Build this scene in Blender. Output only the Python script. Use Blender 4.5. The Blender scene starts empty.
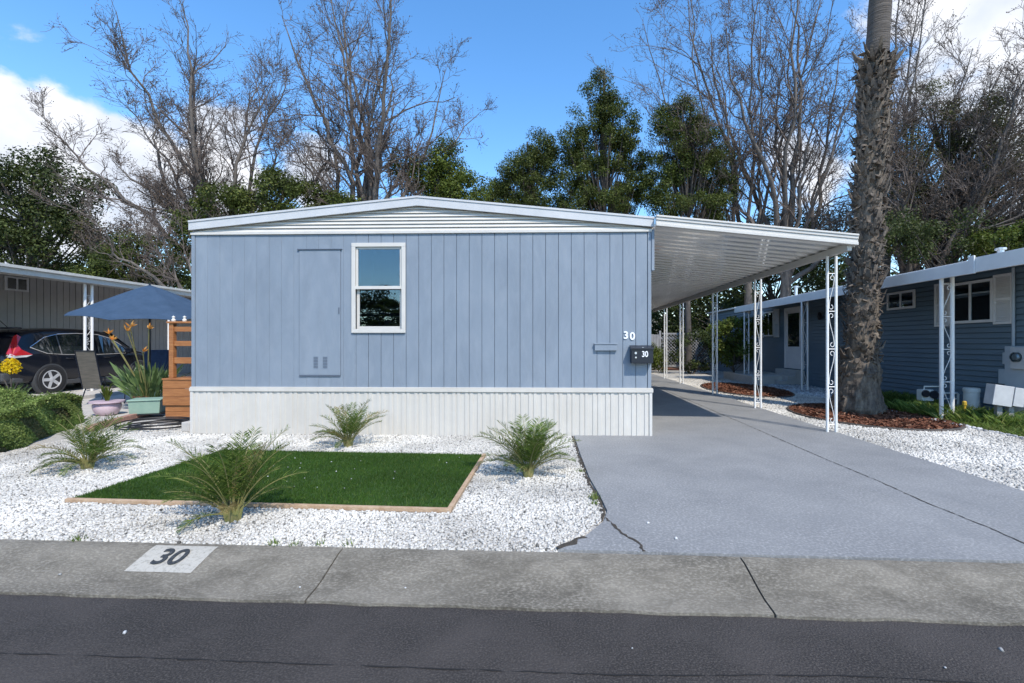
SKY_STRENGTH, SKY_SAT, CLOUD, SUN, EXPOSURE = 0.15, 1.26, 4.3, 2.75, 0.88
import bpy, math, random
import numpy as np
from mathutils import Vector, Matrix
random.seed(7)
PI = math.pi
C = bpy.context.scene.collection
scene = bpy.context.scene

# ------------------------------------------------------------------ camera geometry
F, CX, CY, CAMZ, YAW = 480.0, 540.0, 343.0, 1.48, math.radians(1.8)
def W(px, py, t):
    """world point seen at pixel px,py at forward distance t"""
    u = (px-CX)/F; v = (CY-py)/F
    return Vector((t*(u*math.cos(YAW)-math.sin(YAW)), t*(math.cos(YAW)+u*math.sin(YAW)), CAMZ+t*v))
def G(px, py, z=0.0):
    return W(px, py, (CAMZ-z)*F/(py-CY))
def onX(px, X):
    """forward distance of pixel column px on plane X"""
    u = (px-CX)/F
    return X/(u*math.cos(YAW)-math.sin(YAW))

# ------------------------------------------------------------------ materials
MATS = {}
def _nodes(m):
    m.use_nodes = True
    return m.node_tree.nodes, m.node_tree.links
def mat(name, c1, c2=None, scale=8.0, rough=0.6, metal=0.0, bump=0.0, bscale=60.0, spec=0.5,
        coat=0.0, lo=0.35, hi=0.65, detail=6.0, stretch=None, c3=None, s3=2.0, f3=0.5, world=False, bdist=0.02, c4=None, s4=1.0, f4=0.5):
    m = bpy.data.materials.new(name); n, l = _nodes(m)
    b = n['Principled BSDF']
    b.inputs['Roughness'].default_value = rough
    b.inputs['Metallic'].default_value = metal
    b.inputs['Specular IOR Level'].default_value = spec
    b.inputs['Coat Weight'].default_value = coat
    b.inputs['Coat Roughness'].default_value = 0.05
    b.inputs['Base Color'].default_value = (*c1, 1)
    if world:
        g = n.new('ShaderNodeNewGeometry'); vec = g.outputs['Position']
    else:
        tc = n.new('ShaderNodeTexCoord'); vec = tc.outputs['Object']
    if stretch:
        mp = n.new('ShaderNodeMapping'); mp.inputs['Scale'].default_value = stretch
        l.new(vec, mp.inputs['Vector']); vec = mp.outputs['Vector']
    col = None
    if c2 is not None:
        nz = n.new('ShaderNodeTexNoise'); nz.inputs['Scale'].default_value = scale; nz.inputs['Detail'].default_value = detail
        nz.inputs['Roughness'].default_value = 0.65
        l.new(vec, nz.inputs['Vector'])
        r = n.new('ShaderNodeValToRGB'); r.color_ramp.elements[0].position = lo; r.color_ramp.elements[1].position = hi
        r.color_ramp.elements[0].color = (*c1, 1); r.color_ramp.elements[1].color = (*c2, 1)
        l.new(nz.outputs['Fac'], r.inputs['Fac']); col = r.outputs['Color']
    if c3 is not None:
        nz = n.new('ShaderNodeTexNoise'); nz.inputs['Scale'].default_value = s3; nz.inputs['Detail'].default_value = 5
        l.new(vec, nz.inputs['Vector'])
        r = n.new('ShaderNodeValToRGB'); r.color_ramp.elements[0].position = 0.45; r.color_ramp.elements[1].position = 0.7
        l.new(nz.outputs['Fac'], r.inputs['Fac'])
        mu = n.new('ShaderNodeMath'); mu.operation = 'MULTIPLY'; mu.inputs[1].default_value = f3
        l.new(r.outputs['Color'], mu.inputs[0])
        mx = n.new('ShaderNodeMix'); mx.data_type = 'RGBA'
        l.new(mu.outputs[0], mx.inputs['Factor'])
        if col: l.new(col, mx.inputs['A'])
        else: mx.inputs['A'].default_value = (*c1, 1)
        mx.inputs['B'].default_value = (*c3, 1); col = mx.outputs['Result']
    if c4 is not None:                      # broad stains and worn patches with shapes of their own
        nz = n.new('ShaderNodeTexNoise'); nz.inputs['Scale'].default_value = s4; nz.inputs['Detail'].default_value = 12; nz.inputs['Roughness'].default_value = .7; nz.inputs['Distortion'].default_value = .6
        l.new(vec, nz.inputs['Vector'])
        r = n.new('ShaderNodeValToRGB'); r.color_ramp.elements[0].position = 0.46; r.color_ramp.elements[1].position = 0.68
        l.new(nz.outputs['Fac'], r.inputs['Fac'])
        mu = n.new('ShaderNodeMath'); mu.operation = 'MULTIPLY'; mu.inputs[1].default_value = f4
        l.new(r.outputs['Color'], mu.inputs[0])
        mx = n.new('ShaderNodeMix'); mx.data_type = 'RGBA'
        l.new(mu.outputs[0], mx.inputs['Factor']); l.new(col, mx.inputs['A']); mx.inputs['B'].default_value = (*c4, 1); col = mx.outputs['Result']
    if col: l.new(col, b.inputs['Base Color'])
    if bump > 0:
        nz = n.new('ShaderNodeTexNoise'); nz.inputs['Scale'].default_value = bscale; nz.inputs['Detail'].default_value = 4
        l.new(vec, nz.inputs['Vector'])
        bp = n.new('ShaderNodeBump'); bp.inputs['Strength'].default_value = bump; bp.inputs['Distance'].default_value = bdist
        l.new(nz.outputs['Fac'], bp.inputs['Height']); l.new(bp.outputs['Normal'], b.inputs['Normal'])
    MATS[name] = m
    return m
def leafmat(name, c1, c2, c3=None, trans=0.25, rough=0.5):
    m = bpy.data.materials.new(name); n, l = _nodes(m)
    b = n['Principled BSDF']; b.inputs['Roughness'].default_value = rough; b.inputs['Specular IOR Level'].default_value = 0.18
    g = n.new('ShaderNodeNewGeometry')
    r = n.new('ShaderNodeValToRGB'); e = r.color_ramp.elements
    e[0].color = (*c1, 1); e[1].color = (*c2, 1)
    if c3 is not None:
        x = e.new(0.9); x.color = (*c2, 1); e[-1].color = (*c3, 1)
    l.new(g.outputs['Random Per Island'], r.inputs['Fac'])
    nz = n.new('ShaderNodeTexNoise'); nz.inputs['Scale'].default_value = 0.9; l.new(g.outputs['Position'], nz.inputs['Vector'])
    hs = n.new('ShaderNodeHueSaturation'); mr = n.new('ShaderNodeMapRange')
    mr.inputs['From Min'].default_value = 0.3; mr.inputs['From Max'].default_value = 0.7
    mr.inputs['To Min'].default_value = 0.7; mr.inputs['To Max'].default_value = 1.3
    l.new(nz.outputs['Fac'], mr.inputs['Value']); l.new(mr.outputs['Result'], hs.inputs['Value'])
    l.new(r.outputs['Color'], hs.inputs['Color']); l.new(hs.outputs['Color'], b.inputs['Base Color'])
    t = n.new('ShaderNodeBsdfTranslucent'); l.new(hs.outputs['Color'], t.inputs['Color'])
    mx = n.new('ShaderNodeMixShader'); mx.inputs['Fac'].default_value = trans
    l.new(b.outputs[0], mx.inputs[1]); l.new(t.outputs[0], mx.inputs[2])
    l.new(mx.outputs[0], n['Material Output'].inputs['Surface'])
    MATS[name] = m
    return m
def glassmat(name, ior=1.85, tint=(0.75, 0.85, 0.9)):
    m = bpy.data.materials.new(name); n, l = _nodes(m)
    n.remove(n['Principled BSDF'])
    tr = n.new('ShaderNodeBsdfTransparent'); tr.inputs['Color'].default_value = (*tint, 1)
    gl = n.new('ShaderNodeBsdfGlossy'); gl.inputs['Roughness'].default_value = 0.01; gl.inputs['Color'].default_value = (0.8, 0.93, 1, 1)
    fr = n.new('ShaderNodeFresnel'); fr.inputs['IOR'].default_value = ior
    mx = n.new('ShaderNodeMixShader')
    l.new(fr.outputs[0], mx.inputs['Fac']); l.new(tr.outputs[0], mx.inputs[1]); l.new(gl.outputs[0], mx.inputs[2])
    l.new(mx.outputs[0], n['Material Output'].inputs['Surface'])
    MATS[name] = m
    return m

M = {}
M['asphalt'] = mat('asphalt', (0.015, 0.0122, 0.0110), (0.036, 0.030, 0.0275), 1.6, 0.88, bump=1.0, bscale=110, world=True, c3=(0.13, 0.115, 0.10), s3=95, f3=0.5, detail=14, bdist=0.010, c4=(0.060, 0.051, 0.046), s4=1.6, f4=.6)
M['kerb'] = mat('kerb_concrete', (0.088, 0.077, 0.059), (0.215, 0.192, 0.153), 1.5, 0.9, bump=0.9, bscale=150, world=True, c3=(0.33, 0.30, 0.245), s3=60, f3=0.65, lo=0.28, hi=0.66, bdist=0.008, stretch=(0.8, 1.3, 1), detail=14, c4=(0.065, 0.056, 0.042), s4=3.2, f4=.55)
M['kerbpaint'] = mat('kerb_paint', (0.41, 0.385, 0.335), (0.22, 0.205, 0.17), 45, 0.7, lo=0.5, hi=0.72, world=True, bump=0.4, bscale=180, bdist=0.005)
M['stencil'] = mat('stencil_paint', (0.025, 0.028, 0.03), (0.10, 0.10, 0.10), 60, 0.7, lo=0.5, hi=0.75, world=True)
M['drive'] = mat('driveway_paint', (0.176, 0.178, 0.178), (0.220, 0.221, 0.219), 1.1, 0.7, detail=12, c4=(0.145, 0.15, 0.155), s4=1.5, f4=.4, bump=0.7, bscale=100, world=True, c3=(0.40, 0.395, 0.385), s3=48, f3=0.6, bdist=0.004)
M['soil'] = mat('dark_soil', (0.03, 0.026, 0.02), (0.07, 0.055, 0.04), 40, 0.95, world=True, bump=0.6, bscale=60)
M['ground'] = mat('ground_earth', (0.075, 0.07, 0.045), (0.13, 0.115, 0.08), 1.2, 0.95, world=True, bump=0.6, bscale=30)
M['gravelbase'] = mat('gravel_base', (0.46, 0.44, 0.40), (0.30, 0.285, 0.26), 60, 0.9, world=True, bump=1.0, bscale=45, lo=0.45, hi=0.65)
M['patio'] = mat('patio_concrete', (0.42, 0.40, 0.37), (0.50, 0.47, 0.43), 4, 0.85, world=True, bump=0.4)
M['brick'] = mat('edging_brick', (0.30, 0.16, 0.13), (0.38, 0.22, 0.17), 12, 0.85, bump=0.4)
M['mulch'] = mat('mulch_base', (0.09, 0.035, 0.018), (0.17, 0.07, 0.035), 30, 0.95, world=True, bump=1.0, bscale=40)
M['blue'] = mat('blue_wall_paint', (0.190, 0.228, 0.275), (0.213, 0.253, 0.302), 1.6, 0.55, bump=0.6, bscale=30, c3=(0.245, 0.28, 0.325), s3=7, f3=0.5, c4=(0.152, 0.182, 0.220), s4=2.2, f4=.5, stretch=(1, 1, 0.35), bdist=0.004)
M['bluedark'] = mat('groove_paint', (0.10, 0.125, 0.165), rough=0.7)
M['white'] = mat('white_paint', (0.53, 0.505, 0.465), (0.58, 0.555, 0.51), 3, 0.45, bump=0.1, bscale=20, bdist=0.004)
M['skirt'] = mat('skirting_vinyl', (0.52, 0.49, 0.44), (0.57, 0.54, 0.49), 2.5, 0.5, c3=(0.42, 0.385, 0.33), s3=1.3, f3=0.35)
M['offwhite'] = mat('aged_white_paint', (0.60, 0.60, 0.60), (0.70, 0.70, 0.70), 3, 0.5, c3=(0.42, 0.40, 0.37), s3=6, f3=0.4)
M['postwhite'] = mat('post_white_paint', (0.70, 0.69, 0.67), (0.60, 0.57, 0.54), 30, 0.4, lo=0.55, hi=0.75)
M['pan'] = mat('carport_pan_metal', (0.86, 0.84, 0.79), (0.80, 0.78, 0.73), 3, 0.12, spec=0.8, coat=1.0)
M['fascia'] = mat('fascia_metal', (0.47, 0.475, 0.48), (0.53, 0.53, 0.535), 3, 0.5)
M['rooftop'] = mat('roof_coating', (0.5, 0.5, 0.5), (0.6, 0.6, 0.6), 3, 0.7)
M['galv'] = mat('galvanised_metal', (0.55, 0.56, 0.57), (0.7, 0.7, 0.7), 10, 0.35, metal=0.7)
M['glass'] = glassmat('window_glass')
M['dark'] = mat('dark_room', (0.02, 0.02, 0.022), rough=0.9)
M['curtain'] = mat('curtain_cloth', (0.5, 0.5, 0.48), (0.35, 0.35, 0.34), 12, 0.9, stretch=(8, 8, 0.5))
M['black'] = mat('black_metal', (0.008, 0.011, 0.02), rough=0.35)
M['numwhite'] = mat('number_white', (0.8, 0.8, 0.8), rough=0.5)
M['timber'] = mat('edging_timber', (0.34, 0.22, 0.13), (0.46, 0.33, 0.22), 14, 0.8, stretch=(1, 1, 1), bump=0.3)
M['redwood'] = mat('stained_cedar', (0.30, 0.115, 0.035), (0.42, 0.18, 0.06), 9, 0.6, stretch=(0.6, 0.6, 6), bump=0.3, bscale=40, c3=(0.2, 0.07, 0.025), s3=3, f3=0.5)
M['beige'] = mat('beige_siding', (0.35, 0.34, 0.33), (0.40, 0.385, 0.37), 2, 0.7)
M['eave'] = mat('eave_paint', (0.42, 0.41, 0.38), (0.50, 0.49, 0.46), 3, 0.6)
M['teal'] = mat('teal_siding', (0.105, 0.155, 0.195), (0.122, 0.180, 0.225), 2, 0.55, stretch=(1, 0.3, 3))
M['neartrim'] = mat('neighbour_trim', (0.64, 0.63, 0.62), (0.70, 0.69, 0.67), 3, 0.5)
M['umb'] = mat('umbrella_cloth', (0.022, 0.050, 0.092), (0.032, 0.064, 0.114), 5, 0.85, bump=0.2, bscale=8)
M['bluecloth'] = mat('blue_cushion', (0.018, 0.034, 0.075), (0.028, 0.050, 0.11), 9, 0.9, bump=0.3, bscale=20)
M['sage'] = mat('sage_plastic', (0.20, 0.31, 0.25), (0.24, 0.35, 0.28), 6, 0.6)
M['pink'] = mat('pink_glaze', (0.50, 0.37, 0.43), (0.58, 0.46, 0.50), 6, 0.35)
M['terracotta'] = mat('brown_pot', (0.16, 0.07, 0.04), (0.22, 0.1, 0.06), 6, 0.8)
M['rubber'] = mat('black_rubber', (0.012, 0.012, 0.013), rough=0.6)
M['sling'] = mat('sling_mesh', (0.085, 0.075, 0.06), (0.14, 0.12, 0.095), 3, 0.8, stretch=(1, 1, 8))
M['carpaint'] = mat('black_car_paint', (0.004, 0.005, 0.009), rough=0.25, coat=0.45, spec=0.3)
M['carglass'] = mat('car_glass', (0.012, 0.017, 0.02), rough=0.03, spec=1.0, coat=1.0)
M['cladding'] = mat('grey_cladding', (0.05, 0.052, 0.055), rough=0.6)
M['chrome'] = mat('chrome_trim', (0.75, 0.76, 0.78), rough=0.12, metal=1.0)
M['rim'] = mat('alloy_rim', (0.52, 0.52, 0.52), rough=0.35, metal=0.25)
M['tail'] = mat('tail_lamp_red', (0.42, 0.008, 0.012), rough=0.1, coat=1.0)
M['tailclear'] = mat('lamp_clear', (0.6, 0.58, 0.58), rough=0.1, coat=1.0)
M['bark'] = mat('grey_bark', (0.075, 0.064, 0.056), (0.15, 0.13, 0.115), 8, 0.9, bump=0.6, bscale=12, stretch=(1, 1, 0.3))
M['barkdark'] = mat('dark_bark', (0.045, 0.038, 0.034), (0.09, 0.078, 0.068), 8, 0.9, bump=0.6, bscale=12, stretch=(1, 1, 0.3))
mat('twig_bark', (0.075, 0.058, 0.050), (0.15, 0.122, 0.108), 5, 0.9)
M['palmfib'] = mat('palm_fibre', (0.065, 0.050, 0.038), (0.20, 0.162, 0.125), 14, 0.95, bump=1.0, bscale=30, stretch=(1, 1, 0.35), c3=(0.05, 0.042, 0.038), s3=5, f3=0.7)
M['palmbare'] = mat('palm_bark', (0.060, 0.050, 0.042), (0.125, 0.108, 0.094), 6, 0.9, bump=1.0, bscale=9, stretch=(0.3, 0.3, 5), bdist=0.05)
M['stone'] = None
M['utility'] = mat('utility_box_paint', (0.34, 0.38, 0.42), (0.40, 0.44, 0.47), 3, 0.6)
M['utilwhite'] = mat('utility_white', (0.50, 0.50, 0.50), (0.42, 0.42, 0.42), 5, 0.5)
M['pvc'] = mat('pvc_pipe', (0.70, 0.70, 0.66), (0.60, 0.60, 0.56), 4, 0.5)
M['yellowpipe'] = mat('yellow_pipe', (0.55, 0.35, 0.03), rough=0.6)
M['fencewood'] = mat('grey_fence_wood', (0.20, 0.20, 0.20), (0.30, 0.29, 0.28), 6, 0.85, stretch=(1, 1, 0.2))
L = {}
L['ever'] = leafmat('evergreen_leaf', (0.035, 0.050, 0.012), (0.095, 0.120, 0.028), (0.18, 0.19, 0.05), trans=0.35)
L['everdark'] = leafmat('dark_evergreen_leaf', (0.026, 0.038, 0.012), (0.065, 0.085, 0.024), (0.13, 0.15, 0.045), trans=0.35)
L['light'] = leafmat('light_green_leaf', (0.05, 0.075, 0.012), (0.13, 0.165, 0.03), (0.20, 0.22, 0.06), trans=0.35)
L['olive'] = leafmat('olive_leaf', (0.045, 0.050, 0.018), (0.10, 0.105, 0.035), (0.16, 0.15, 0.05))
L['brown'] = leafmat('dry_leaf', (0.07, 0.05, 0.035), (0.16, 0.115, 0.085), (0.26, 0.2, 0.15))
L['hedge'] = leafmat('hedge_leaf', (0.09, 0.13, 0.025), (0.21, 0.28, 0.07), (0.34, 0.38, 0.14), trans=0.3)
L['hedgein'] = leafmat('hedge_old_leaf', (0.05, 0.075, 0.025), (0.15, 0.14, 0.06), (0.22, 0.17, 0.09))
L['palm'] = leafmat('palm_leaflet', (0.040, 0.075, 0.012), (0.13, 0.19, 0.035), (0.26, 0.28, 0.08), trans=0.3)
L['palmdry'] = leafmat('palm_dry_leaflet', (0.20, 0.15, 0.05), (0.33, 0.26, 0.11), (0.4, 0.32, 0.15), trans=0.3)
L['turf'] = leafmat('turf_blade', (0.028, 0.068, 0.010), (0.062, 0.130, 0.018), (0.15, 0.19, 0.05), trans=0.2)
L['weed'] = leafmat('weed_blade', (0.08, 0.13, 0.025), (0.20, 0.27, 0.06), (0.34, 0.34, 0.13), trans=0.35)
L['bop'] = leafmat('paradise_leaf', (0.05, 0.09, 0.03), (0.13, 0.19, 0.07), (0.22, 0.28, 0.12), trans=0.25)
L['orange'] = leafmat('orange_petal', (0.85, 0.30, 0.05), (0.9, 0.5, 0.14), trans=0.3)
L['yellow'] = leafmat('yellow_petal', (0.75, 0.48, 0.01), (0.8, 0.62, 0.02), trans=0.3)
L['stone'] = leafmat('white_stone', (0.43, 0.41, 0.37), (0.60, 0.575, 0.525), (0.09, 0.085, 0.075), trans=0.0, rough=0.8)
L['chip'] = leafmat('mulch_chip', (0.09, 0.036, 0.022), (0.20, 0.085, 0.05), (0.33, 0.2, 0.13), trans=0.0, rough=0.95)
L['debris'] = leafmat('grey_pebble', (0.25, 0.25, 0.25), (0.6, 0.6, 0.6), trans=0.0, rough=0.9)

# ------------------------------------------------------------------ object helpers
def link(o, parent=None):
    C.objects.link(o)
    if parent is not None: o.parent = parent
    return o
def root_loc(o):
    v = Vector((0, 0, 0))
    while o is not None:
        v += o.location; o = o.parent
    return v
def tag(o, label=None, cat=None, group=None, kind=None):
    if label: o['label'] = label
    if cat: o['category'] = cat
    if group: o['group'] = group
    if kind: o['kind'] = kind
    return o
def thing(name, label, cat, loc=(0, 0, 0), rz=0, group=None):
    o = bpy.data.objects.new(name, None); o.empty_display_size = 0.2
    C.objects.link(o); o.location = loc; o.rotation_euler = (0, 0, rz)
    return tag(o, label, cat, group)
class MB:
    def __init__(s): s.v = []; s.f = []; s.n = 0
    def add(s, vs, fs):
        vs = np.asarray(vs, dtype=float).reshape(-1, 3)
        s.v.append(vs); b = s.n
        for f in fs: s.f.append([i+b for i in f])
        s.n += len(vs); return s
    def box(s, x0, x1, y0, y1, z0, z1):
        v = [(x, y, z) for z in (z0, z1) for y in (y0, y1) for x in (x0, x1)]
        return s.add(v, [(0, 2, 3, 1), (4, 5, 7, 6), (0, 1, 5, 4), (2, 6, 7, 3), (0, 4, 6, 2), (1, 3, 7, 5)])
    def obox(s, c, size, R):
        """box of given size, centred at c, rotated by matrix R"""
        hx, hy, hz = [a/2 for a in size]
        v = [tuple(Vector(c) + R @ Vector((x, y, z))) for z in (-hz, hz) for y in (-hy, hy) for x in (-hx, hx)]
        return s.add(v, [(0, 2, 3, 1), (4, 5, 7, 6), (0, 1, 5, 4), (2, 6, 7, 3), (0, 4, 6, 2), (1, 3, 7, 5)])
    def tube(s, pts, r, sides=8, cap=True):
        pts = [Vector(p) for p in pts]; n = len(pts)
        rs = r if isinstance(r, (list, tuple)) else [r]*n
        vs = []; ref = None
        for i, p in enumerate(pts):
            d = (pts[min(i+1, n-1)] - pts[max(i-1, 0)])
            d = d.normalized() if d.length > 1e-9 else Vector((0, 0, 1))
            if ref is None:
                ref = d.cross(Vector((0, 0, 1)) if abs(d.z) < 0.9 else Vector((1, 0, 0))).normalized()
            else:
                ref = (ref - d*ref.dot(d)).normalized()
            b = d.cross(ref)
            for k in range(sides):
                a = 2*PI*k/sides
                vs.append(tuple(p + (ref*math.cos(a)+b*math.sin(a))*rs[i]))
        fs = [(i*sides+k, i*sides+(k+1) % sides, (i+1)*sides+(k+1) % sides, (i+1)*sides+k) for i in range(n-1) for k in range(sides)]
        if cap:
            fs.append(tuple(range(sides-1, -1, -1))); fs.append(tuple((n-1)*sides+k for k in range(sides)))
        return s.add(vs, fs)
    def lathe(s, c, prof, seg=24, axis='z', cap=True):
        vs = []
        for (r, h) in prof:
            for k in range(seg):
                a = 2*PI*k/seg; x, y = r*math.cos(a), r*math.sin(a)
                if axis == 'z': vs.append((c[0]+x, c[1]+y, c[2]+h))
                elif axis == 'x': vs.append((c[0]+h, c[1]+x, c[2]+y))
                else: vs.append((c[0]+x, c[1]+h, c[2]+y))
        n = len(prof)
        fs = [(i*seg+k, i*seg+(k+1) % seg, (i+1)*seg+(k+1) % seg, (i+1)*seg+k) for i in range(n-1) for k in range(seg)]
        if cap:
            fs.append(tuple(range(seg-1, -1, -1))); fs.append(tuple((n-1)*seg+k for k in range(seg)))
        return s.add(vs, fs)
    def extrude(s, poly, vec):
        n = len(poly); vec = Vector(vec)
        vs = [tuple(p) for p in poly] + [tuple(Vector(p)+vec) for p in poly]
        fs = [tuple(range(n-1, -1, -1)), tuple(range(n, 2*n))] + [(i, (i+1) % n, (i+1) % n+n, i+n) for i in range(n)]
        return s.add(vs, fs)
    def sheet(s, pts): return s.add(pts, [tuple(range(len(pts)))])
    def build(s, name, m, parent=None, local=False, smooth=False, bevel=0.0, sol=0.0):
        me = bpy.data.meshes.new(name)
        v = np.concatenate(s.v) if s.v else np.zeros((0, 3))
        if parent is not None and not local:
            v = v - np.array(root_loc(parent))
        me.from_pydata(v.tolist(), [], s.f); me.update()
        me.materials.append(m)
        if smooth:
            me.polygons.foreach_set('use_smooth', [True]*len(me.polygons))
        o = bpy.data.objects.new(name, me); link(o, parent)
        import bmesh
        bm = bmesh.new(); bm.from_mesh(me); bmesh.ops.recalc_face_normals(bm, faces=bm.faces); bm.to_mesh(me); bm.free()
        if bevel > 0:
            b = o.modifiers.new('bevel', 'BEVEL'); b.width = bevel; b.segments = 2; b.limit_method = 'ANGLE'
        if sol > 0:
            b = o.modifiers.new('solid', 'SOLIDIFY'); b.thickness = sol
        if smooth:
            e = o.modifiers.new('split', 'EDGE_SPLIT'); e.split_angle = math.radians(40)
        return o
def fastmesh(name, V, k, m, parent=None, local=False, faces=None, smooth=False):
    """V: (N*k) vertices, each k consecutive form one polygon; or explicit quad faces array"""
    V = np.asarray(V, dtype=np.float32).reshape(-1, 3)
    if parent is not None and not local: V = V - np.array(root_loc(parent), dtype=np.float32)
    me = bpy.data.meshes.new(name)
    if faces is None: faces = np.arange(len(V), dtype=np.int32).reshape(-1, k)
    nf, kk = faces.shape
    me.vertices.add(len(V)); me.vertices.foreach_set('co', V.ravel())
    me.loops.add(nf*kk); me.loops.foreach_set('vertex_index', faces.astype(np.int32).ravel())
    me.polygons.add(nf); me.polygons.foreach_set('loop_start', np.arange(nf, dtype=np.int32)*kk)
    me.polygons.foreach_set('loop_total', np.full(nf, kk, dtype=np.int32))
    if smooth: me.polygons.foreach_set('use_smooth', np.ones(nf, dtype=bool))
    me.update(); me.materials.append(m)
    return link(bpy.data.objects.new(name, me), parent)
def box(name, m, parent, *a, bevel=0.0, local=False):
    return MB().box(*a).build(name, m, parent, bevel=bevel, local=local)
def structure(o, kind='structure'):
    o['kind'] = kind; return o
def text_mesh(name, txt, size, m, parent, loc, rot=(PI/2, 0, 0), depth=0.006, shear=0.0, sx=1.0, offset=0.0):
    cu = bpy.data.curves.new('txt', 'FONT'); cu.body = txt; cu.size = size; cu.extrude = depth/2; cu.shear = shear
    cu.align_x = 'CENTER'; cu.align_y = 'CENTER'; cu.offset = offset
    t = bpy.data.objects.new('txt', cu); C.objects.link(t)
    dg = bpy.context.evaluated_depsgraph_get()
    me = bpy.data.meshes.new_from_object(t.evaluated_get(dg))
    bpy.data.objects.remove(t)
    me.name = name; me.materials.clear(); me.materials.append(m)
    o = bpy.data.objects.new(name, me); link(o, parent)
    base = root_loc(parent) if parent else Vector((0, 0, 0))
    o.location = Vector(loc)-base; o.rotation_euler = rot; o.scale = (sx, 1, 1)
    return o

rng = np.random.default_rng(11)
def unit(a): return a/np.maximum(np.linalg.norm(a, axis=-1, keepdims=True), 1e-9)
def leaf_quads(P, size, aspect=0.55, up=0.3, outward=None):
    n = len(P); N = rng.normal(size=(n, 3)); N[:, 2] = np.abs(N[:, 2])+up
    if outward is not None: N += outward
    N = unit(N); T = unit(np.cross(N, rng.normal(size=(n, 3)))); B = np.cross(N, T)
    s = (size*rng.uniform(0.6, 1.35, n))[:, None]
    V = np.stack([P-T*s*0.5, P+B*s*aspect*0.5-T*s*.05, P+T*s*0.5, P-B*s*aspect*0.5-T*s*.05], axis=1)
    return V.reshape(-1, 3)
def in_ball(n, lo=0.0):
    d = unit(rng.normal(size=(n, 3))); r = rng.uniform(lo**3, 1, n)**(1/3)
    return d*r[:, None]

# ------------------------------------------------------------------ trees
def tubes_mesh(paths, sides, name, m, parent):
    """paths: list of (pts Nx3, radii N) -> one mesh"""
    Vs = []; Fs = []; base = 0
    ang = np.arange(sides)*2*PI/sides
    for pts, rad in paths:
        pts = np.asarray(pts); n = len(pts)
        d = unit(np.gradient(pts, axis=0))
        ref = np.array([0.31, 0.17, 0.93]) if abs(d[0][2]) < 0.8 else np.array([0.9, 0.3, 0.1])
        a = unit(np.cross(d, ref)); b = np.cross(d, a)
        ring = a[:, None, :]*np.cos(ang)[None, :, None]+b[:, None, :]*np.sin(ang)[None, :, None]
        Vs.append((pts[:, None, :]+ring*np.asarray(rad)[:, None, None]).reshape(-1, 3))
        i = np.arange(n-1)[:, None]*sides; k = np.arange(sides)[None, :]; k2 = (k+1) % sides
        Fs.append((np.stack([i+k, i+k2, i+sides+k2, i+sides+k], axis=-1)+base).reshape(-1, 4)); base += n*sides
    return fastmesh(name, np.concatenate(Vs), 4, m, parent, faces=np.concatenate(Fs), smooth=True)
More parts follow.
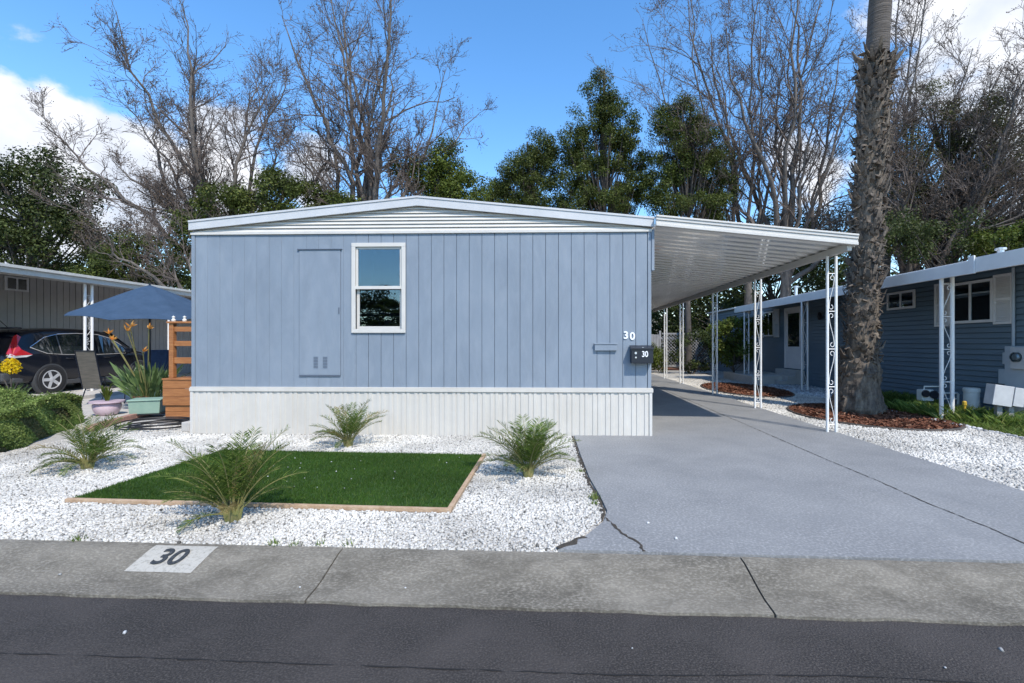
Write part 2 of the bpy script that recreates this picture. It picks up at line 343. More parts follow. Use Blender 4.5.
def bare_tree(label, base, targets, depth=2.5, seed=1, r0=0.22, pods=0.5, m=None, twigl=1.0, group='bare deciduous trees behind the houses', dens=1.0, fork=6.0, podm=None):
    R = np.random.default_rng(seed); m = m or M['bark']
    base = np.array(base, dtype=float)
    t = thing('bare_tree', label, 'tree', tuple(base), group=group)
    th = []; br = []; tw = []; pod = []
    stem_top = base+np.array([0, 0, fork])
    stem_top[0] = base[0]+(np.mean([q[0] for q in targets])-base[0])*0.12; stem_top[1] = base[1]
    ss = np.linspace(0, 1, 6)[:, None]
    th.append((base+(stem_top-base)*ss+R.normal(size=(6, 3))*0.04, np.linspace(r0*1.35, r0*1.0, 6)))
    def path(p, d, ln, n, wob, upb):
        pts = [p]; d = unit(d)
        for i in range(n):
            d = unit(d+R.normal(size=3)*wob+np.array([0, 0, upb])); pts.append(pts[-1]+d*ln/n)
        return np.array(pts)
    def spawn(pts, rad, ln, lvl):
        n = len(pts)
        cnt = {1: int(12*dens), 2: int(7*dens), 3: 4}[lvl]
        for j in range(cnt):
            f = R.uniform(0.2 if lvl == 1 else 0.15, 1.0)
            i = min(int(f*(n-1)), n-2); a = f*(n-1)-i
            p = pts[i]*(1-a)+pts[i+1]*a; d = unit(pts[i+1]-pts[i])
            side = unit(np.cross(d, R.normal(size=3)))
            an = R.uniform(0.35, 0.85)
            dd = d*math.cos(an)+side*math.sin(an)
            l2 = ln*(R.uniform(0.18, 0.38) if lvl == 1 else R.uniform(.3, .5))*(1.15-f*0.55)
            if lvl == 3: l2 = R.uniform(0.25, 0.7)*twigl
            r = rad[i]*R.uniform(0.4, 0.6)
            k = 6 if lvl == 1 else (4 if lvl == 2 else 3)
            pp = path(p, dd, l2, k, 0.22, 0.08)
            rr = np.linspace(max(r, 0.008), max(r*0.35, 0.006), k+1)
            if lvl == 1: br.append((pp, rr)); spawn(pp, rr, l2, 2)
            elif lvl == 2: tw.append((pp, rr)); spawn(pp, rr, l2, 3)
            else:
                tw.append((pp, np.linspace(0.0095, 0.006, k+1)))
                if R.random() < pods: pod.append(pp[-1]); pod.append(pp[-2])
    for q in targets:
        q = np.array(q, dtype=float); q[1] += R.uniform(-depth, depth)
        s0 = stem_top - (stem_top-base)*R.uniform(0, 0.28)
        n = 12; s = np.linspace(0, 1, n)[:, None]
        ctrl = s0+(q-s0)*0.45+np.array([R.normal()*0.3, 0, 0])
        ctrl[0] += (q[0]-s0[0])*0.14
        pts = (1-s)**2*s0+2*s*(1-s)*ctrl+s**2*q
        pts += np.cumsum(R.normal(size=(n, 3))*0.17, axis=0)*np.minimum(s*3, 1)
        ln = np.linalg.norm(q-s0)
        rad = np.linspace(r0*R.uniform(0.42, 0.7), 0.016, n)
        th.append((pts, rad)); spawn(pts, rad, ln, 1)
    tubes_mesh(th, 7, 'trunk', m, t)
    tubes_mesh(br+tw, 3, 'crown', MATS['twig_bark'], t)
    if pod:
        P = np.array(pod); P = np.concatenate([P, P+R.normal(size=P.shape)*0.06, P+R.normal(size=P.shape)*0.09])
        fastmesh('seed_tufts', leaf_quads(P, 0.072, 0.5), 4, podm or L['brown'], t)
    return t
def leafy_tree(name, label, base, lobes, nsub=60, subr=0.8, per=260, lsize=0.16, lm=None, bm=None, seed=1, cat='tree', group=None, trunk=0.2, limb=True, flat=0.75, lo=0.55, stemname='trunk', crownname='crown'):
    """lobes: list of (centre, (rx,ry,rz)); foliage is many small leaf clumps spread through them"""
    global rng
    rng = np.random.default_rng(seed)
    lm = lm or L['ever']; bm = bm or M['barkdark']
    base = np.array(base, dtype=float)
    t = thing(name, label, cat, tuple(base), group=group)
    vol = np.array([r[0]*r[1]*r[2] for c, r in lobes])**0.66; vol = vol/vol.sum()
    cl = []; leaves = []; outw = []
    for (c, r), w in zip(lobes, vol):
        k = max(3, int(nsub*w))
        b = in_ball(k, lo); c = np.array(c)
        for q in b: cl.append((c+q*np.array(r), q))
    for c, q in cl:
        s = subr*rng.uniform(0.55, 1.25); n = int(per*rng.uniform(0.6, 1.3)*(s/subr)**2)
        p = in_ball(n, 0.35)*np.array([s, s, s*flat])+rng.normal(size=(n, 3))*s*0.12
        leaves.append(c+p); outw.append(unit(p)*1.2)
    P = np.concatenate(leaves); O = np.concatenate(outw)
    fastmesh(crownname, leaf_quads(P, lsize, 0.6, 0.2, O), 4, lm, t)
    ctr = np.mean([c for c, r in lobes], axis=0)
    zt = max(c[2]+r[2]*0.4 for c, r in lobes)
    paths = []
    n = 8; s = np.linspace(0, 1, n)[:, None]
    top = np.array([ctr[0], ctr[1], zt])
    tr = base+(top-base)*s+rng.normal(size=(n, 3))*0.06*(s > 0)
    paths.append((tr, np.linspace(trunk, trunk*0.25, n)))
    if limb:
        for c, q in cl[::2]:
            i = int(np.clip((c[2]-base[2])/(zt-base[2]+1e-6)*(n-1)-1.5, 1, n-2)); p0 = tr[i]
            mid = (p0+c)/2+np.array([0, 0, -0.1])*np.linalg.norm(c-p0)+rng.normal(size=3)*0.1
            ss = np.linspace(0, 1, 6)[:, None]
            paths.append(((1-ss)**2*p0+2*ss*(1-ss)*mid+ss**2*c, np.linspace(trunk*0.28, 0.012, 6)))
    tubes_mesh(paths, 5, stemname, bm, t)
    return t
def plobes(t, spec, ry=None):
    out = []
    for (px, py, rx, rz) in spec:
        s = t/F; out.append((tuple(W(px, py, t)), (rx*s, (ry if ry else rx*s*0.8), rz*s)))
    return out

# ================================================================== GROUND
def SY(x, y): return y-0.0235*x           # the street runs very slightly askew to the houses
# far earth sheet, reaching the horizon, on the yard side and across the street
gm = MB(); gm.sheet([(-400, SY(-400, 3.42)+0, -0.03), (400, SY(400, 3.42), -0.03), (400, 800, -0.03), (-400, 800, -0.03)])
structure(gm.build('ground', M['ground']))
gm = MB(); gm.sheet([(-400, -800, -0.02), (400, -800, -0.02), (400, SY(400, -5.6), -0.02), (-400, SY(-400, -5.6), -0.02)])
structure(gm.build('far_side_ground', M['ground']))
gm = MB(); gm.sheet([(-400, SY(-400, -5.2), -0.115), (400, SY(400, -5.2), -0.115), (400, SY(400, 2.90), -0.105), (-400, SY(-400, 2.90), -0.105)])
structure(gm.build('road', M['asphalt']))
# rolled kerb in cast lengths with open joints
def kerb(name, yf, yb, flip=1, xs=None):
    mb = MB(); prof = [(0, -0.30), (0, -0.088), (0.05, -0.083), (0.14, -0.078), (0.22, -0.062), (0.32, -0.035), (0.41, -0.010), (0.47, 0.004), (0.54, 0.008), (0.56, -0.30)]
    for a, b in zip(xs[:-1], xs[1:]):
        a += 0.006; b -= 0.006; n = max(2, int((b-a)/0.12)) if abs(a) < 8 else 2
        R = random.Random(int(a*10))
        vs = []; fs = []; k = len(prof)
        for i in range(n+1):
            x = a+(b-a)*i/n
            wob = 0.006*math.sin(x*7.1)+0.004*math.sin(x*17.3)+R.uniform(-.0035, .0035)
            for j, (d, z) in enumerate(prof):
                yy = yf+flip*(d + (wob if j in (0, 1) else 0)); vs.append((x, SY(x, yy), z + (R.uniform(-.0012, .0012) if 1 < j < 9 else 0)))
        for i in range(n):
            for j in range(k-1): fs.append((i*k+j, (i+1)*k+j, (i+1)*k+j+1, i*k+j+1))
        fs.append(tuple(range(k))); fs.append(tuple(n*k+j for j in range(k-1, -1, -1)))
        mb.add(vs, fs)
    return structure(mb.build(name, M['kerb'], smooth=True))
jx = [-60]+[-1.52-2.79*k for k in range(6, 0, -1)]+[-1.52, 1.27]+[1.27+2.79*k for k in range(1, 7)]+[60]
kerb('kerb', 2.835, 3.37, 1, jx)
kerb('far_kerb', -5.05, -5.6, -1, [-60, -20, 20, 60])
mb = MB()
for x in jx[1:-1]: mb.extrude([(x-.02, SY(x, 2.86), -.25), (x-.02, SY(x, 2.86), -.105), (x-.02, SY(x, 3.0), -.10), (x-.02, SY(x, 3.34), -.02), (x-.02, SY(x, 3.34), -.25)], (.04, 0, 0))
structure(mb.build('kerb_joint', M['soil']))
# painted house number panel, following the kerb face
def kerb_z(d):
    prof = [(0, -0.088), (0.05, -0.083), (0.14, -0.078), (0.22, -0.062), (0.32, -0.035), (0.41, -0.010), (0.47, 0.004), (0.54, 0.008)]
    return float(np.interp(d, [p[0] for p in prof], [p[1] for p in prof]))
kp = thing('kerb_number', 'white rectangle painted on the kerb with stencilled black number 30', 'kerb number', (-2.63, 3.24, -0.02))
mb = MB(); ds = np.linspace(0.235, 0.50, 8)
for i in range(7):
    xs = (-2.90, -2.43)
    mb.add([(xs[0], SY(xs[0], 2.835+ds[i]), kerb_z(ds[i])+.004), (xs[1], SY(xs[1], 2.835+ds[i]), kerb_z(ds[i])+.004),
            (xs[1], SY(xs[1], 2.835+ds[i+1]), kerb_z(ds[i+1])+.004), (xs[0], SY(xs[0], 2.835+ds[i+1]), kerb_z(ds[i+1])+.004)], [(0, 1, 2, 3)])
mb.build('paint_panel', M['kerbpaint'], kp, smooth=True)
sl = math.atan2(kerb_z(0.45)-kerb_z(0.30), 0.15)
nt = text_mesh('stencil_numerals', '30', 0.215, M['stencil'], kp, (-2.68, SY(-2.68, 2.835+0.365), kerb_z(0.365)+0.010), (sl, 0, -0.0235), 0.003, shear=0.0, sx=1.0, offset=0.004)

# gravel beds
def poly_sheet(name, pts, z, m): return structure(MB().sheet([(x, y, z) for x, y in pts]).build(name, m))
poly_sheet('gravel_bed', [(-9.6, SY(-9.6, 3.37)), (0.5, SY(0.5, 3.37)), (0.5, 7.9), (-5.9, 7.9), (-5.9, 12), (-9.6, 12)], 0.0, M['gravelbase'])
poly_sheet('side_gravel', [(4.5, SY(4.5, 3.37)), (9.5, SY(9.5, 3.37)), (9.5, 26), (4.5, 26)], 0.0, M['gravelbase'])
# driveway slab
out = [(0.30, 7.72), (0.33, 6.4), (0.375, 5.2), (0.43, 4.6), (0.455, 4.2), (0.40, 3.95), (0.22, 3.62), (0.02, SY(0, 3.395)), (1.5, SY(1.5, 3.385)), (4.62, SY(4.62, 3.385)), (4.60, 8), (4.62, 14), (4.60, 22.5), (1.45, 22.5), (1.45, 7.72)]
dm = MB(); dm.extrude([(x, y, -0.06) for x, y in out], (0, 0, 0.082))
structure(dm.build('driveway', M['drive']))
Z = 0.026
def ribbon(name, pts, w, z, m, jit=0.3, seed=3, step=0.06):
    R = random.Random(seed); P = []
    for a, b in zip(pts[:-1], pts[1:]):
        a = Vector((*a, 0)); b = Vector((*b, 0)); n = max(1, int((b-a).length/step))
        for i in range(n): P.append(a.lerp(b, i/n))
    P.append(Vector((*pts[-1], 0)))
    vs = []
    for i, p in enumerate(P):
        d = (P[min(i+1, len(P)-1)]-P[max(i-1, 0)]).normalized(); nn = Vector((-d.y, d.x, 0))
        h = w/2*R.uniform(1-jit, 1+jit); o = nn*R.uniform(-w, w)*jit*0.6
        q = p+o; vs += [(q.x-nn.x*h, q.y-nn.y*h, z), (q.x+nn.x*h, q.y+nn.y*h, z)]
    return structure(MB().add(vs, [(2*i, 2*i+1, 2*i+3, 2*i+2) for i in range(len(P)-1)]).build(name, m))
ribbon('driveway_joint', [(3.40, 3.4), (3.42, 3.9), (3.385, 4.5), (3.41, 5.2), (3.39, 6.1), (3.405, 9), (3.4, 14), (3.4, 22)], 0.009, Z, M['soil'], 0.85, step=.04)
ribbon('driveway_edge_gap', [(0.27, 7.6), (0.30, 6.4), (0.345, 5.2), (0.40, 4.6), (0.425, 4.2), (0.38, 3.97)], 0.035, 0.012, M['soil'], 0.45)
ribbon('driveway_crack', [(0.42, 4.02), (0.47, 3.86), (0.50, 3.72), (0.565, 3.60), (0.61, 3.5), (0.625, SY(0.62, 3.39))], 0.016, Z, M['soil'], 0.9, step=0.03)
ribbon('kerb_gap', [(0.02, SY(0, 3.41)), (0.22, SY(0.22, 3.63))], 0.06, 0.0245, M['soil'], 0.6)
mat('asphalt_crack', (0.012, 0.011, 0.011), rough=.9)
ribbon('road_crack', [(-4, 2.28+.09), (-2.4, 2.36), (-1.2, 2.33), (0.3, 2.30), (1.4, 2.33), (3.4, 2.22)], 0.006, -0.1015, MATS['asphalt_crack'], 1.0, seed=9)
# soil bed at the end of the driveway
poly_sheet('rear_soil', [(1.5, 22.5), (9.5, 22.5), (9.5, 30), (1.5, 30)], -0.02, M['mulch'])

# lawn of artificial turf with a timber edging
TX0, TX1, TY0, TY1 = -4.54, -0.95, 4.27, 6.34
def turf_y(x, f): return (TY0*(1-f)+TY1*f)-0.045*(x+2.8)
structure(MB().extrude([(TX0, turf_y(TX0, 0), 0.0), (TX1, turf_y(TX1, 0), 0.0), (TX1, turf_y(TX1, 1), 0.0), (TX0, turf_y(TX0, 1), 0.0)], (0, 0, 0.018)).build('lawn', mat('turf_backing', (0.015, 0.045, 0.008), (0.03, 0.07, 0.012), 20, 0.95, world=True)))
n = 95000; P = np.stack([rng.uniform(TX0, TX1, n), rng.uniform(0, 1, n), np.zeros(n)], 1)
P[:, 1] = (TY0*(1-P[:, 1])+TY1*P[:, 1])-0.045*(P[:, 0]+2.8); P[:, 2] = 0.017
patch = 1+0.28*np.sin(P[:, 0]*3.1+np.sin(P[:, 1]*4))*np.sin(P[:, 1]*5.3)
h = 0.026*rng.uniform(0.6, 1.25, n)*(0.8+0.2*patch); a = rng.uniform(0, 2*PI, n); ln = rng.normal(size=(n, 2))*0.35
lean = np.stack([ln[:, 0]*h+0.15*h*patch, ln[:, 1]*h, h], 1); wv = np.stack([np.cos(a), np.sin(a), 0*a], 1)*0.0024
structure(fastmesh('turf_blades', np.stack([P-wv, P+wv, P+lean], 1), 3, L['turf']), 'stuff')
ed = thing('lawn_edging', 'tan timber board edging along front and right side of the turf', 'edging', (TX1, turf_y(TX1, 0), 0))
b = MB(); b.extrude([(TX0, turf_y(TX0, 0)-.045, 0.002), (TX1+.045, turf_y(TX1, 0)-.045, 0.002), (TX1+.045, turf_y(TX1, 0)-.003, 0.002), (TX0, turf_y(TX0, 0)-.003, 0.002)], (0, 0, 0.036)); b.build('front_board', M['timber'], ed, bevel=.004)
b = MB(); b.extrude([(TX1+.003, turf_y(TX1, 0), 0.002), (TX1+.045, turf_y(TX1, 0), 0.002), (TX1+.045, turf_y(TX1, 1), 0.002), (TX1+.003, turf_y(TX1, 1), 0.002)], (0, 0, 0.034)); b.build('side_board', M['timber'], ed, bevel=.004)

# loose white stones and a few pale flecks blown on to the turf
def rocks(name, P, size, m, flat=0.6):
    n = len(P)
    cube = np.array([(-1, -1, -1), (1, -1, -1), (1, 1, -1), (-1, 1, -1), (-1, -1, 1), (1, -1, 1), (1, 1, 1), (-1, 1, 1)], float)*0.5
    cube[4:, :2] *= 0.62
    V = cube[None]*(1+rng.uniform(-0.32, 0.32, (n, 8, 3)))
    V = V*(size*rng.uniform(0.55, 1.3, n))[:, None, None]*np.stack([rng.uniform(0.8, 1.35, n), rng.uniform(0.7, 1.0, n), rng.uniform(0.45, 0.85, n)*flat/0.6], 1)[:, None, :]
    a = rng.uniform(0, 2*PI, n); t = rng.uniform(-.5, .5, n)
    ca, sa, ct, st = np.cos(a), np.sin(a), np.cos(t), np.sin(t)
    x = V[..., 0]*ct[:, None]+V[..., 2]*st[:, None]; z = -V[..., 0]*st[:, None]+V[..., 2]*ct[:, None]; y = V[..., 1]
    V = np.stack([x*ca[:, None]-y*sa[:, None], x*sa[:, None]+y*ca[:, None], z], -1)+P[:, None, :]
    fq = np.array([(0, 3, 2, 1), (4, 5, 6, 7), (0, 1, 5, 4), (1, 2, 6, 5), (2, 3, 7, 6), (3, 0, 4, 7)])
    Fc = (fq[None]+np.arange(n)[:, None, None]*8).reshape(-1, 4)
    return structure(fastmesh(name, V.reshape(-1, 3), 4, m, faces=Fc), 'stuff')
n = 185000; x = rng.uniform(-9.4, 0.45, n); y = rng.uniform(3.37, 9.4, n)
edge = np.interp(y, [3.36, 3.62, 3.95, 4.2, 4.6, 5.2, 6.4, 7.72], [-0.02, 0.18, 0.37, 0.42, 0.39, 0.335, 0.29, 0.26])
ok = (x < edge) & (y > 3.385-0.0235*x) & ~((x > TX0-.01) & (x < TX1+.055) & (y > TY0-0.045*(x+2.8)-.055) & (y < TY1-0.045*(x+2.8)+0.01))
ok &= ~((y > 7.64) & (x > -6.0)) & ~((x < -6.9) & (y > 8.45)) & ~((x < -7.45) & (y > 6.0))
dens = np.clip(1.25-(y-3.4)/9, 0.45, 1); ok &= rng.random(n) < dens
x, y = x[ok], y[ok]
rocks('white_gravel', np.stack([x, y, rng.uniform(0.0, 0.010, len(x))], 1), 0.0215, L['stone'])
n = 72000; x = rng.uniform(4.63, 7.3, n); y = rng.uniform(3.4, 20, n)
def in_e(x, y, c, r): return ((x-c[0])/r[0])**2+((y-c[1])/r[1])**2 < 1
BED1, BR1 = (6.30, 9.95), (1.32, 1.75); BED2, BR2 = (5.95, 15.4), (1.12, 2.3)
ok = ~in_e(x, y, BED1, BR1) & ~in_e(x, y, BED2, BR2) & (x < 7.2) & (rng.random(n) < np.clip(1.3-(y-3.4)/12, 0.3, 1))
x, y = x[ok], y[ok]
rocks('side_white_gravel', np.stack([x, y, rng.uniform(0, .008, len(x))], 1), 0.030, L['stone'])
# a few stones strayed onto kerb, road and driveway
pts = [(-2.35, 2.55, -.10), (-0.95, 3.02, -.075), (-0.35, 3.25, -.04), (-1.62, 3.0, -.07), (0.4, 2.5, -.1), (0.9, 3.6, .03), (0.75, 3.9, .03), (1.9, 2.4, -.1), (2.3, 2.55, -.1), (-3.3, 3.1, -.06)]
P = np.array(pts); rocks('stray_stones', P, 0.014, L['debris'])
# mulch beds
def bed(c, r, seed):
    k = 40; e = [(c[0]+r[0]*math.cos(2*PI*i/k), c[1]+r[1]*math.sin(2*PI*i/k)) for i in range(k)]
    structure(MB().sheet([(x, y, 0.012) for x, y in e]).build('mulch_bed', M['mulch']))
    n = int(5200*r[0]*r[1]); q = in_ball(n)[:, :]; P = np.stack([c[0]+q[:, 0]*r[0]/np.maximum(1e-6, 1), c[1]+q[:, 1]*r[1], 0.012+np.abs(rng.normal(size=n))*0.018], 1)
    a = rng.uniform(0, 2*PI, n); s = rng.uniform(0.02, 0.055, n)[:, None]
    T = unit(np.stack([np.cos(a), np.sin(a), rng.normal(size=n)*.35], 1)); B = unit(np.cross(T, rng.normal(size=(n, 3))))
    structure(fastmesh('mulch_chips', np.stack([P-T*s-B*s*.25, P+T*s-B*s*.25, P+T*s+B*s*.25, P-T*s+B*s*.25], 1), 4, L['chip']), 'stuff')
    return e
e1 = bed(BED1, BR1, 1); e2 = bed(BED2, BR2, 2)
b = MB(); b.tube([(x, y, 0.015) for x, y in e1+[e1[0]]], 0.03, 6)
tag(b.build('bed_edging', M['barkdark']), 'dark curved edging ring around the mulch under the tall palm', 'edging', 'edging rings of the mulch beds')
b = MB(); b.tube([(x, y, 0.015) for x, y in e2+[e2[0]]], 0.03, 6)
tag(b.build('bed_edging', M['barkdark']), 'dark edging ring around the mulch bed further back along the driveway', 'edging', 'edging rings of the mulch beds')
# weeds and grass along the neighbour's wall with a line of border stones
n = 26000; x = rng.uniform(7.28, 8.65, n); y = 6.6+rng.random(n)**0.85*6.2
keep = rng.random(n) < (0.35+0.65*(np.sin(x*5+y*2.3)*np.sin(y*3.1)*0.5+0.5)); x, y = x[keep], y[keep]; n = len(x)
P = np.stack([x, y, np.zeros(n)], 1); h = rng.uniform(0.08, 0.34, n)*np.clip(0.55+0.5*np.sin(x*3+y*1.7), 0.35, 1); a = rng.uniform(0, 2*PI, n)
wv = np.stack([np.cos(a), np.sin(a), 0*a], 1)*0.006; ld = np.stack([rng.normal(size=n)*.45*h, rng.normal(size=n)*.45*h, h], 1)
V = np.stack([P-wv, P+wv, P+wv*.6+ld*.6, P+ld*[1.25, 1.25, 0.95]], 1)
structure(fastmesh('wall_side_grass', V, 4, L['weed']), 'stuff')
poly_sheet('grass_soil', [(7.25, 6), (9, 6), (9, 13.2), (7.25, 13.2)], 0.006, M['soil'])
n = 420; y = np.linspace(5.8, 16, n); P = np.stack([7.22+0.05*np.sin(y*1.2)+rng.normal(size=n)*.03, y, 0*y+0.012], 1)
rocks('border_stones', P, 0.06, L['debris'])
P = np.stack([rng.uniform(-4.2, -1.2, 26), rng.uniform(4.6, 6.1, 26), np.full(26, .04)], 1); rocks('turf_flecks', P, 0.011, L['debris'])
n = 1500; P = np.stack([rng.uniform(7.3, 8.6, n), rng.uniform(13.3, 17, n), np.full(n, .015)], 1); rocks('porch_pebbles', P, 0.07, L['debris'])
# small weeds sprouting at kerb and driveway edges
V = []
for (wx, wy, k, hh) in [(-3.55, 3.47, 26, .05), (-2.05, 3.44, 30, .06), (-1.72, 3.43, 16, .05), (-1.5, 3.44, 14, .06), (0.36, 4.55, 70, .06), (0.30, 5.5, 30, .04), (0.37, 4.4, 30, .05), (-1.9, 3.43, 14, .05)]:
    q = np.stack([wx+rng.normal(size=k)*.022, wy+rng.normal(size=k)*.02, np.full(k, .01)], 1); hq = rng.uniform(.4, 1.3, k)*hh
    a = rng.uniform(0, 2*PI, k); wv = np.stack([np.cos(a), np.sin(a), 0*a], 1)*.004; l_ = np.stack([rng.normal(size=k)*.5*hq, rng.normal(size=k)*.4*hq, hq], 1)
    V.append(np.stack([q-wv, q+wv, q+l_], 1).reshape(-1, 3))
structure(fastmesh('edge_weeds', np.concatenate(V), 3, L['weed']), 'stuff')

# ================================================================== MAIN HOUSE
HX0, HX1, HY, HY2 = -5.895, 1.51, 7.62, 22.0
ZS, ZW = 0.755, 3.235
H = thing('mobile_home', 'light blue single storey mobile home with white skirting and low white gable', 'house', ((HX0+HX1)/2, HY, 0))
WX0, WX1, WZ0, WZ1 = -2.93, -2.22, 1.77, 2.995      # window hole
tw = W(355, 240, 7.65)
WX0, WX1 = W(353, 0, 7.72).x+.03, W(405, 0, 7.70).x-.03
WZ0, WZ1 = W(0, 332, 7.70).z+.03, W(0, 244, 7.70).z-.03
mb = MB()                                   # structural wall behind the boards
mb.box(HX0+.02, WX0, HY+.012, HY+.11, 0.70, ZW); mb.box(WX1, HX1-.02, HY+.012, HY+.11, 0.70, ZW)
mb.box(WX0, WX1, HY+.012, HY+.11, 0.70, WZ0); mb.box(WX0, WX1, HY+.012, HY+.11, WZ1, ZW)
mb.box(HX0+.02, HX0+.10, HY+.115, HY2, 0.70, ZW); mb.box(HX1-.10, HX1-.02, HY+.115, HY2, 0.70, ZW); mb.box(HX0+.02, HX1-.02, HY2, HY2+.1, 0.0, ZW)
wall = mb.build('wall', M['bluedark'], H)
# grooved boards: front
mb = MB(); R = random.Random(4)
xs = [HX0+.055]
while xs[-1] < HX1-.25: xs.append(xs[-1]+0.2032)
xs.append(HX1-.055)
for a, b_ in zip(xs[:-1], xs[1:]):
    g = 0.0012 if a < -3.4 else 0.0036
    d = R.uniform(-.0015, .0015)
    segs = [(ZS-.01, ZW)]
    cuts = []
    if b_ > WX0 and a < WX1:
        x0, x1 = a+g, b_-g
        if x0 < WX0: mb.box(x0, WX0, HY-.001+d, HY+.012, ZS-.01, ZW); 
        if x1 > WX1: mb.box(WX1, x1, HY-.001+d, HY+.012, ZS-.01, ZW)
        cx0, cx1 = max(x0, WX0), min(x1, WX1)
        if cx1 > cx0:
            mb.box(cx0, cx1, HY-.001+d, HY+.012, ZS-.01, WZ0); mb.box(cx0, cx1, HY-.001+d, HY+.012, WZ1, ZW)
    else:
        mb.box(a+g, b_-g, HY-.001+d, HY+.012, ZS-.01, ZW)
y = HY+.06                                  # right and left side boards
while y < HY2-.3:
    mb.box(HX1-.018, HX1-.004, y+.003, y+.2002, ZS-.01, ZW); mb.box(HX0+.004, HX0+.018, y+.003, y+.2002, ZS-.01, ZW); y += 0.2032
mb.build('board_siding', M['blue'], wall, bevel=0.0015)
for ca_, cb_ in ((HX0-.004, HX0+.05), (HX1-.05, HX1+.004)):   # corner trims
    MB().box(ca_, cb_, HY-.014, HY+.05, ZS, ZW).build('corner_trim', M['blue'], H, bevel=.003)
# skirting: ribbed vinyl panels with top rail
mb = MB(); pr = []
x = HX0-.005; k = 0
while x < HX1+.005:
    w = [0.052, 0.028, 0.052, 0.071][k % 4]; dep = 0.0 if k % 2 == 0 else 0.011
    x2 = min(x+w, HX1+.005); pr += [(x, HY-.028+dep), (x2-.004, HY-.028+dep)]; x = x2; k += 1
pr += [(HX1+.005, HY+.01), (HX0-.005, HY+.01)]
mb.extrude([(a, b_, -0.02) for a, b_ in pr], (0, 0, ZS-.055+.02))
for sx in (HX0-.005, HX1-.025):
    mb.box(sx, sx+.03, HY+.012, HY2, -0.02, ZS-.055)
sk = mb.build('skirting', M['skirt'], H)
b = MB(); b.box(HX0-.02, HX1+.03, HY-.045, HY+.004, ZS-.055, ZS+.0); b.box(HX0-.016, HX1+.026, HY-.034, HY+.004, ZS+.001, ZS+.016)
b.box(HX1+.006, HX1+.03, HY+.006, HY2, ZS-.055, ZS); b.build('top_rail', M['skirt'], sk, bevel=.004)
for cx in (HX0-.012, HX1-.03): MB().box(cx, cx+.045, HY-.036, HY+.011, -0.01, ZS-.056).build('corner_post', M['white'], sk, bevel=.004)
b = MB(); b.box(HX0+.02, HX0+2.6, HY-.035, HY-.0285, -.01, .012); b.build('base_gap', M['soil'], sk)
# gable
RX = -2.19; ZR = 3.665; ZE = 3.295
gab = []
def roof_under(x): return ZE+(ZR-ZE)*(1-abs(x-RX)/(HX1+.06-RX))
mb = MB(); zc = ZW+.045
mb.extrude([(HX0, HY+.02, ZW), (HX1, HY+.02, ZW), (HX1, HY+.02, roof_under(HX1)), (RX, HY+.02, ZR), (HX0, HY+.02, roof_under(HX0))], (0, 0.10, 0))
gb = mb.build('gable', M['white'], H)
mb = MB(); z = ZW+.04
while z < ZR-.01:
    z2 = min(z+.052, ZR)
    # clip the course by the rake
    half = (HX1+.06-RX)*(1-(z-ZE)/(ZR-ZE)) if z > ZE-.02 else 99
    half2 = (HX1+.06-RX)*(1-(z2-ZE)/(ZR-ZE)) if z2 > ZE-.02 else 99
    a0, a1 = max(HX0, RX-half), min(HX1, RX+half); b0, b1 = max(HX0, RX-half2), min(HX1, RX+half2)
    if a1-a0 < .05: break
    mb.add([(a0, HY-.016, z), (a1, HY-.016, z), (b1, HY+.010, z2), (b0, HY+.010, z2), (a0, HY+.018, z), (a1, HY+.018, z), (b1, HY+.018, z2), (b0, HY+.018, z2)],
           [(0, 1, 2, 3), (0, 4, 5, 1), (3, 2, 6, 7), (0, 3, 7, 4), (1, 5, 6, 2)])
    z = z2+.005
mb.build('lap_siding', M['white'], gb)
b = MB(); b.box(HX0-.01, HX1+.02, HY-.03, HY+.018, ZW-.004, ZW+.036); b.build('gable_base_trim', M['white'], H, bevel=.003)
# roof slabs with metal rake fascia
OV = 0.045
def rp(x): return ZE+.006+(ZR-ZE)*(1-abs(x-RX)/(HX1+.06-RX))
XL, XR = -5.90, 1.545
b = MB()
for (xa, xb) in ((XL, RX), (RX, XR)):
    za, zb = rp(xa), rp(xb)
    b.add([(xa, HY-OV, za), (xb, HY-OV, zb), (xb, HY2+.3, zb), (xa, HY2+.3, za), (xa, HY-OV, za+.13), (xb, HY-OV, zb+.13), (xb, HY2+.3, zb+.13), (xa, HY2+.3, za+.13)],
          [(0, 1, 2, 3), (4, 7, 6, 5), (0, 4, 5, 1), (1, 5, 6, 2), (2, 6, 7, 3), (3, 7, 4, 0)])
rf = b.build('roof', M['rooftop'], H)
b = MB()
for (xa, xb) in ((XL-.01, RX), (RX, XR+.01)):
    for (y0, y1, d0, d1) in ((HY-OV-.018, HY-OV-.003, -.004, .138), (HY-OV-.030, HY-OV-.019, .118, .148)):
        za, zb = rp(xa), rp(xb)
        b.extrude([(xa, y0, za+d0), (xb, y0, zb+d0), (xb, y0, zb+d1), (xa, y0, za+d1)], (0, y1-y0, 0))
b.box(XL-.012, XL-.002, HY-OV, HY2+.3, rp(XL)-.004, rp(XL)+.14)
b.build('fascia', M['fascia'], rf)
for (px, tt, nm) in ((322, 9.6, 'roof_vent'), (294, 9.6, 'roof_vent'), (650, 9.0, 'roof_vent')):
    p = W(px, 201, tt); zz = rp(p.x)+.13
    b = MB()
    b.lathe((p.x, p.y, zz), [(0.11, 0), (0.11, 0.12), (0.19, 0.13), (0.19, 0.16), (0.05, 0.2), (0.0, 0.2)], 16); b.build(nm, M['galv'], rf)
